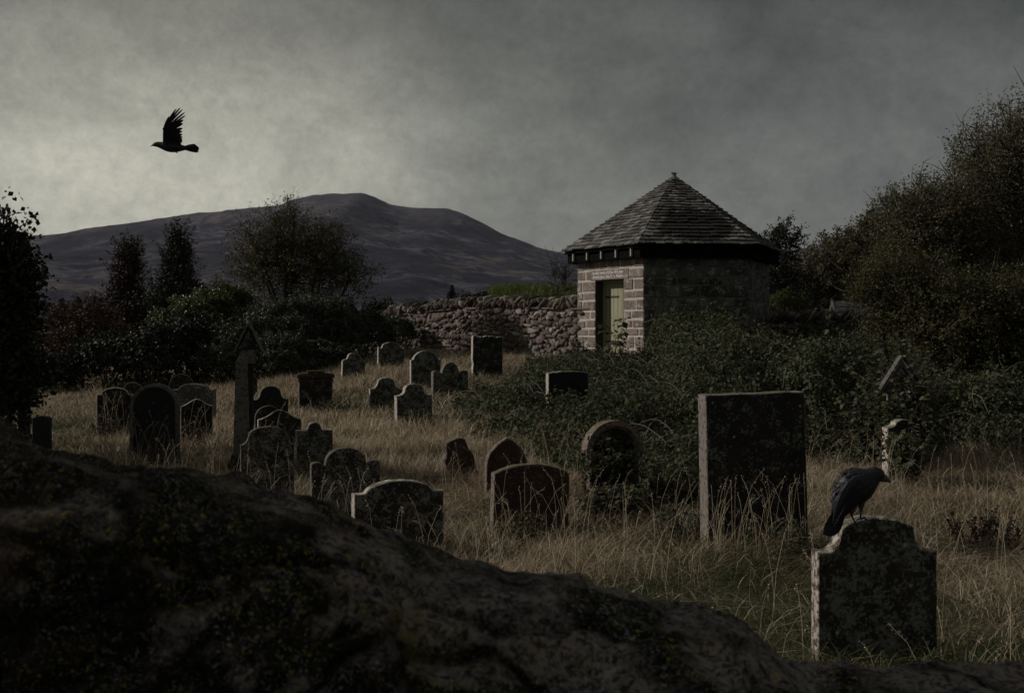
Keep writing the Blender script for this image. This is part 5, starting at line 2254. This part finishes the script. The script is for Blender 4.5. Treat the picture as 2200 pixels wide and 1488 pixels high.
leafy_plant('sapling', 'leafy sapling standing up in front of the green door', X(1318, 24.6), 24.6, 1.45, 5, .15, M['bramble'], .16, 17)
leafy_plant('sapling', 'thin leafy sapling against the left corner of the watch house', X(1255, 24.8), 24.8, 1.0, 4, .11, M['bramble'], .16, 14)
leafy_plant('nettle_clump', 'nettle clump growing out of the hooded headstone recess', X(1316, 11.2), 11.4, .78, 70, .055, M['bramble'], .12, 26, None, .2)
leafy_plant('nettle_clump', 'low nettles spilling forward from the foot of the hooded headstone', X(1330, 10.9), 10.95, .42, 60, .055, M['bramble'], .3, 18, None, .32)
leafy_plant('nettle_clump', 'nettle clump right of the hooded headstone', X(1430, 11.6), 11.6, .5, 60, .055, M['bramble'], .4, 18, None, .35)
leafy_plant('ivy_clump', 'ivy sprawling over the front of the square overgrown headstone', X(1228, 17.6), 17.6, .62, 46, .065, M['bramble'], .3, 20, None, .22)
leafy_plant('ivy_clump', 'ivy climbing the right half of the gothic monument', X(1962, 13.8), 13.85, 1.35, 46, .075, M['bramble'], .22, 34)
leafy_plant('ivy_clump', 'ivy hanging over the gable of the gothic monument on its left side', X(1872, 13.9), 14.0, 1.2, 30, .075, M['bramble'], .2, 30)
leafy_plant('ivy_clump', 'ivy pouring down the front of the gothic monument plinth', X(1925, 13.6), 13.6, .95, 60, .07, M['bramble'], .34, 26)
leafy_plant('ivy_clump', 'ivy crowning the top of the gothic monument from behind', X(1935, 14.7), 14.7, 1.75, 50, .075, M['bramble'], .2, 34)
leafy_plant('ivy_clump', 'ivy hiding the face of the narrow pale-sided headstone', X(1950, 12.6), 12.62, .8, 40, .07, M['bramble'], .3, 24)


for (wpx, wy, wh, lab, mt) in ((245, 16.6, .45, 'dark weeds in front of the low-arched square-shouldered headstone', 'redbush'), (425, 15.6, .42, 'dark weeds before the small ogee headstone', 'redbush'),
                           (350, 13.9, .35, 'ragged weeds at the foot of the round-topped headstone', 'rowan'), (690, 13.4, .35, 'weeds below the small pointed-centre headstone', 'rowan'),
                           (1130, 10.0, .40, 'weeds before the broad mossy headstone', 'rowan'), (1690, 9.0, .42, 'weeds at the right foot of the big flat slab', 'rowan'),
                           (720, 18.6, .35, 'green weeds beside the capped square headstone', 'bramble'), (1470, 9.8, .5, 'green weeds left of the big flat slab', 'bramble'),
                           (900, 17., .4, 'weeds below the white-edged bell headstone', 'bramble'), (2120, 9.5, .45, 'dry weeds near the right edge of the picture', 'redbush')):
    leafy_plant('weed_clump', lab, X(wpx, wy), wy, wh, 26, .038, M[mt], .35, 16, 'weeds among the headstones', .22)


# ------------------------------------------------------------------ grass
def in_stone(x, y):
    m = np.zeros(len(x), bool)
    for (sx, sy, th, w, T) in STONE_BOX:
        dx, dy = x - sx, y - sy
        a = dx * math.cos(th) + dy * math.sin(th)
        b = -dx * math.sin(th) + dy * math.cos(th)
        m |= (np.abs(a) < w / 2 + .01) & (np.abs(b) < T / 2 + .02)
    return m


WA, WB = Vector((-5.6, 37.0, 0)), W0


def beyond_wall(x, y):
    # beyond the rubble wall line on the left, or left of the ivy bank
    yl = 37.0 + (x + 5.6) / (WB.x + 5.6) * (WB.y - 37.0)
    return (y > yl - .1)


def blades(name, label, cat, n, ymin, ymax, hfun, wscale, mat, seg, lean=.5, sel=None, tone=None):
    y = ymin + (ymax - ymin) * rng.random(n)
    x = (rng.random(n) * 2 - 1) * (.50 * y + .7)
    ok = ~in_stone(x, y) & ~in_hut(x, y, 2.7) & ~beyond_wall(x, y)
    bh = bramble_h(x, y)
    ok &= (bh < .30) | (rng.random(n) < .13)
    dens = fbm(x * 1.1, y * 1.1, 3, 31)
    ok &= rng.random(n) < .35 + 1.1 * dens
    if sel is not None:
        ok &= sel(x, y)
    x, y = x[ok], y[ok]
    n = len(x)
    # tufts: pull blades to nearby tuft centres
    cx = np.round(x / .16) * .16 + .10 * (vn(np.round(x / .16) * 3.7, np.round(y / .16) * 5.1, 2) - .5) * 2
    cy = np.round(y / .16) * .16 + .10 * (vn(np.round(x / .16) * 2.9, np.round(y / .16) * 6.3, 8) - .5) * 2
    pull = .55 * rng.random(n)
    x = x + (cx - x) * pull
    y = y + (cy - y) * pull
    h = hfun(x, y) * rng.uniform(.5, 1.15, n)
    g = ground(x, y)
    # wind-laid lean varies slowly over the field
    ang = 6.283 * fbm(x * .9, y * .9, 2, 41) * 2.2 + rng.normal(size=n) * 1.5
    la = lean * (.35 + 1.3 * vn(x * .8, y * .8, 44)) * rng.uniform(.3, 1.5, n)
    lx, ly = np.cos(ang) * la * h, np.sin(ang) * la * h
    w = wscale * rng.uniform(.7, 1.4, n)
    wa = rng.random(n) * 3.1416
    wx, wy = np.cos(wa) * w / 2, np.sin(wa) * w / 2
    ts = [0, .5, 1.] if seg == 2 else [0, .35, .7, 1.]
    V = []
    for i, t in enumerate(ts):
        c = np.stack([x + lx * t ** 1.7, y + ly * t ** 1.7, g - .02 + h * t * np.maximum(.12, 1 - .42 * la * t)], 1)
        if i < len(ts) - 1:
            kf = 1 - .45 * t
            o = np.stack([wx * kf, wy * kf, np.zeros(n)], 1)
            V += [c - o, c + o]
        else:
            V += [c]
    nv = len(V)
    VV = np.stack(V, 1).reshape(-1, 3)
    b = np.arange(n)[:, None] * nv
    quads = [b + [i * 2, i * 2 + 1, i * 2 + 3, i * 2 + 2] for i in range(len(ts) - 2)]
    k = (len(ts) - 2) * 2
    tris = b + [k, k + 1, k + 2]
    r = tone(x, y, n)
    o = np_mesh(name, VV, tris, np.concatenate(quads, 0), mat, np.repeat(np.clip(r, 0, 1), nv))
    tag(o, label, cat, None, 'stuff')
    return o


def green_zone(x, y):
    z = np.exp(-(((x - 1.5) / 1.1) ** 2 + ((y - 7.6) / 1.0) ** 2))
    z = z + .9 * np.exp(-(((x - 2.6) / 1.0) ** 2 + ((y - 5.2) / 1.0) ** 2))
    z = z + .55 * np.exp(-(((x - 2.9) / .8) ** 2 + ((y - 6.0) / .7) ** 2))
    z = z + .7 * np.exp(-(((x - 1.0) / .9) ** 2 + ((y - 6.3) / .9) ** 2))
    z = z + .6 * np.exp(-(((x + 8.3) / 2.) ** 2 + ((y - 18) / 3.) ** 2))
    z = z + .5 * np.exp(-(((x + 3.6) / 1.2) ** 2 + ((y - 20.) / 2.) ** 2))
    z = z + .6 * sstep(0, .25, bramble_h(x, y))
    return z


def tone_dry(x, y, n):
    f = fbm(x * .7, y * .7, 3, 51)
    t = .30 + .62 * rng.random(n)
    brown = (rng.random(n) < .22 + .3 * (f - .5)) * .25
    t = t + brown
    zr = sstep(-.5, 2.2, x) * sstep(13.5, 9.5, y)
    t = t - .26 * zr * rng.random(n)
    pale = np.exp(-(((x + 2.2) / 2.8) ** 2 + ((y - 17.) / 5.5) ** 2))
    t = np.where(rng.random(n) < .6 * pale, .60 + .26 * rng.random(n), t)
    rust = np.exp(-(((x - .2) / 1.3) ** 2 + ((y - 12.2) / 2.) ** 2))
    t = np.where(rng.random(n) < .5 * rust, .93 + .07 * rng.random(n), t)
    gm = rng.random(n) < np.clip(.10 + .26 * zr + .85 * green_zone(x, y) + 1.5 * (fbm(x * .5, y * .5, 2, 57) - .56), 0, .9)
    return np.where(gm, .24 * rng.random(n), t)


def h_field(x, y):
    return (.06 + .42 * fbm(x * 1.5, y * 1.5, 3, 61) ** 1.3) * (.66 + .40 * sstep(6.0, 8.5, y)) + .26 * np.exp(-((x - 2.05) / .8) ** 2 - ((y - 9.0) / .45) ** 2)


blades('dry_grass', 'tangled dry straw-coloured grass over the whole graveyard', 'grass', 250000, 3.0, 16., h_field, .0055, M['straw'], 3, 1.15, None, tone_dry)
blades('dry_grass', 'fine dry grass on the far slope of the graveyard', 'grass', 260000, 15., 36., h_field, .013, M['straw'], 2, 1.0, None, tone_dry)
blades('grass_stalk', 'tall pale grass stalks standing above the tangle', 'grass', 14000, 3.0, 18., lambda x, y: (.30 + .45 * fbm(x, y, 2, 70)) * (.55 + .45 * sstep(6, 8, y)), .0034, M['straw'], 3, 1.5,
       lambda x, y: fbm(x * .9, y * .9, 2, 77) > .42, lambda x, y, n: .62 + .22 * rng.random(n))


def seed_heads():
    n = 1300
    y = 3.2 + 12 * rng.random(n)
    x = (rng.random(n) * 2 - 1) * (.48 * y + .3)
    ok = (fbm(x * .9, y * .9, 2, 77) > .45) & ~in_stone(x, y) & (bramble_h(x, y) < .25)
    x, y = x[ok], y[ok]
    # thick stands of flowering stems against particular stones
    for (px, Y_, k_, spx) in ((1620, 9.2, 46, 110), (1545, 9.1, 12, 14), (1140, 10.1, 22, 80), (860, 9.0, 5, 80), (570, 11.3, 8, 55), (330, 14.0, 14, 55), (245, 16.8, 22, 40), (420, 15.8, 14, 40),
                              (740, 10.5, 6, 70), (1350, 8.2, 30, 160), (2080, 9.5, 30, 120), (1850, 11.5, 20, 90)):
        xx = X(px, Y_) + rng.uniform(-spx, spx, k_) / F * Y_
        x = np.concatenate([x, xx])
        y = np.concatenate([y, Y_ + rng.uniform(-.22, .05, k_)])
    n = len(x)
    pos = []
    nr = []
    rn = []
    mb = MB()
    g = ground(x, y)
    for i in range(n):
        h = random.uniform(.35, .75) * (.6 if y[i] < 6.4 else 1)
        a = random.uniform(0, 6.28)
        l = random.uniform(.05, .28)
        b0 = Vector((x[i], y[i], g[i]))
        d = Vector((math.cos(a) * l, math.sin(a) * l, 0))
        pts = [b0, b0 + d * .25 + Vector((0, 0, h * .5)), b0 + d * .7 + Vector((0, 0, h * .85)), b0 + d * 1.15 + Vector((0, 0, h))]
        mb.tube(pts, [.0014, .0012, .0010, .0007], 3, cap=False, r=random.uniform(.6, .85))
        for q in range(9):
            t = q / 8
            c = pts[2].lerp(pts[3], .2 + .8 * t) + Vector(rng.normal(size=3)) * .006
            pos.append(c)
            nr.append(Vector(rng.normal(size=3)))
            rn.append(random.uniform(.55, .9))
    o1 = mb.build('seed_stalk', M['straw'])
    tag(o1, 'thin flowering grass stems among the headstones', 'grass', None, 'stuff')
    o2 = leaves_obj('seed_heads', np.array(pos), np.array(nr), rng.uniform(.010, .020, len(pos)), M['straw'], None, .35, np.array(rn))
    tag(o2, 'feathery seed heads at the tips of the grass stems', 'grass', None, 'stuff')


seed_heads()


def mound_grass():
    n = 60000
    x = rng.uniform(-3, 9, n)
    y = rng.uniform(38, 52, n)
    g = ground(x, y)
    ok = g > 1.9
    x, y, g = x[ok], y[ok], g[ok]
    n = len(x)
    h = rng.uniform(.15, .45, n)
    a = rng.random(n) * 6.283
    w = .03
    V = np.stack([np.stack([x - w * np.cos(a), y - w * np.sin(a), g - .02], 1), np.stack([x + w * np.cos(a), y + w * np.sin(a), g - .02], 1),
                  np.stack([x + rng.normal(size=n) * .12, y + rng.normal(size=n) * .12, g + h], 1)], 1).reshape(-1, 3)
    T = np.arange(n)[:, None] * 3 + [0, 1, 2]
    o = np_mesh('meadow_grass', V, T, None, M['meadow'], np.repeat(rng.random(n), 3))
    tag(o, 'bright green grass on the mound behind the boundary wall', 'grass', None, 'stuff')


mound_grass()


# ------------------------------------------------------------------ the air between here and the hills
def make_haze():
    mb = MB()
    mb.frame_box((-6200, -150, -9.5), (12400, 0, 0), (0, 6200, 0), (0, 0, 560))
    m = bpy.data.materials.new('hill_haze')
    m.use_nodes = True
    nt = m.node_tree
    for n in list(nt.nodes):
        nt.nodes.remove(n)
    out = nt.nodes.new('ShaderNodeOutputMaterial')
    pv = nt.nodes.new('ShaderNodeVolumePrincipled')
    pv.inputs['Color'].default_value = (.74, .80, 1.0, 1)
    pv.inputs['Density'].default_value = 2.8e-5
    nt.links.new(pv.outputs[0], out.inputs['Volume'])
    o = mb.build('haze', m)
    tag(o, kind='stuff', label='thin grey haze veiling the mountain', cat='haze')


make_haze()
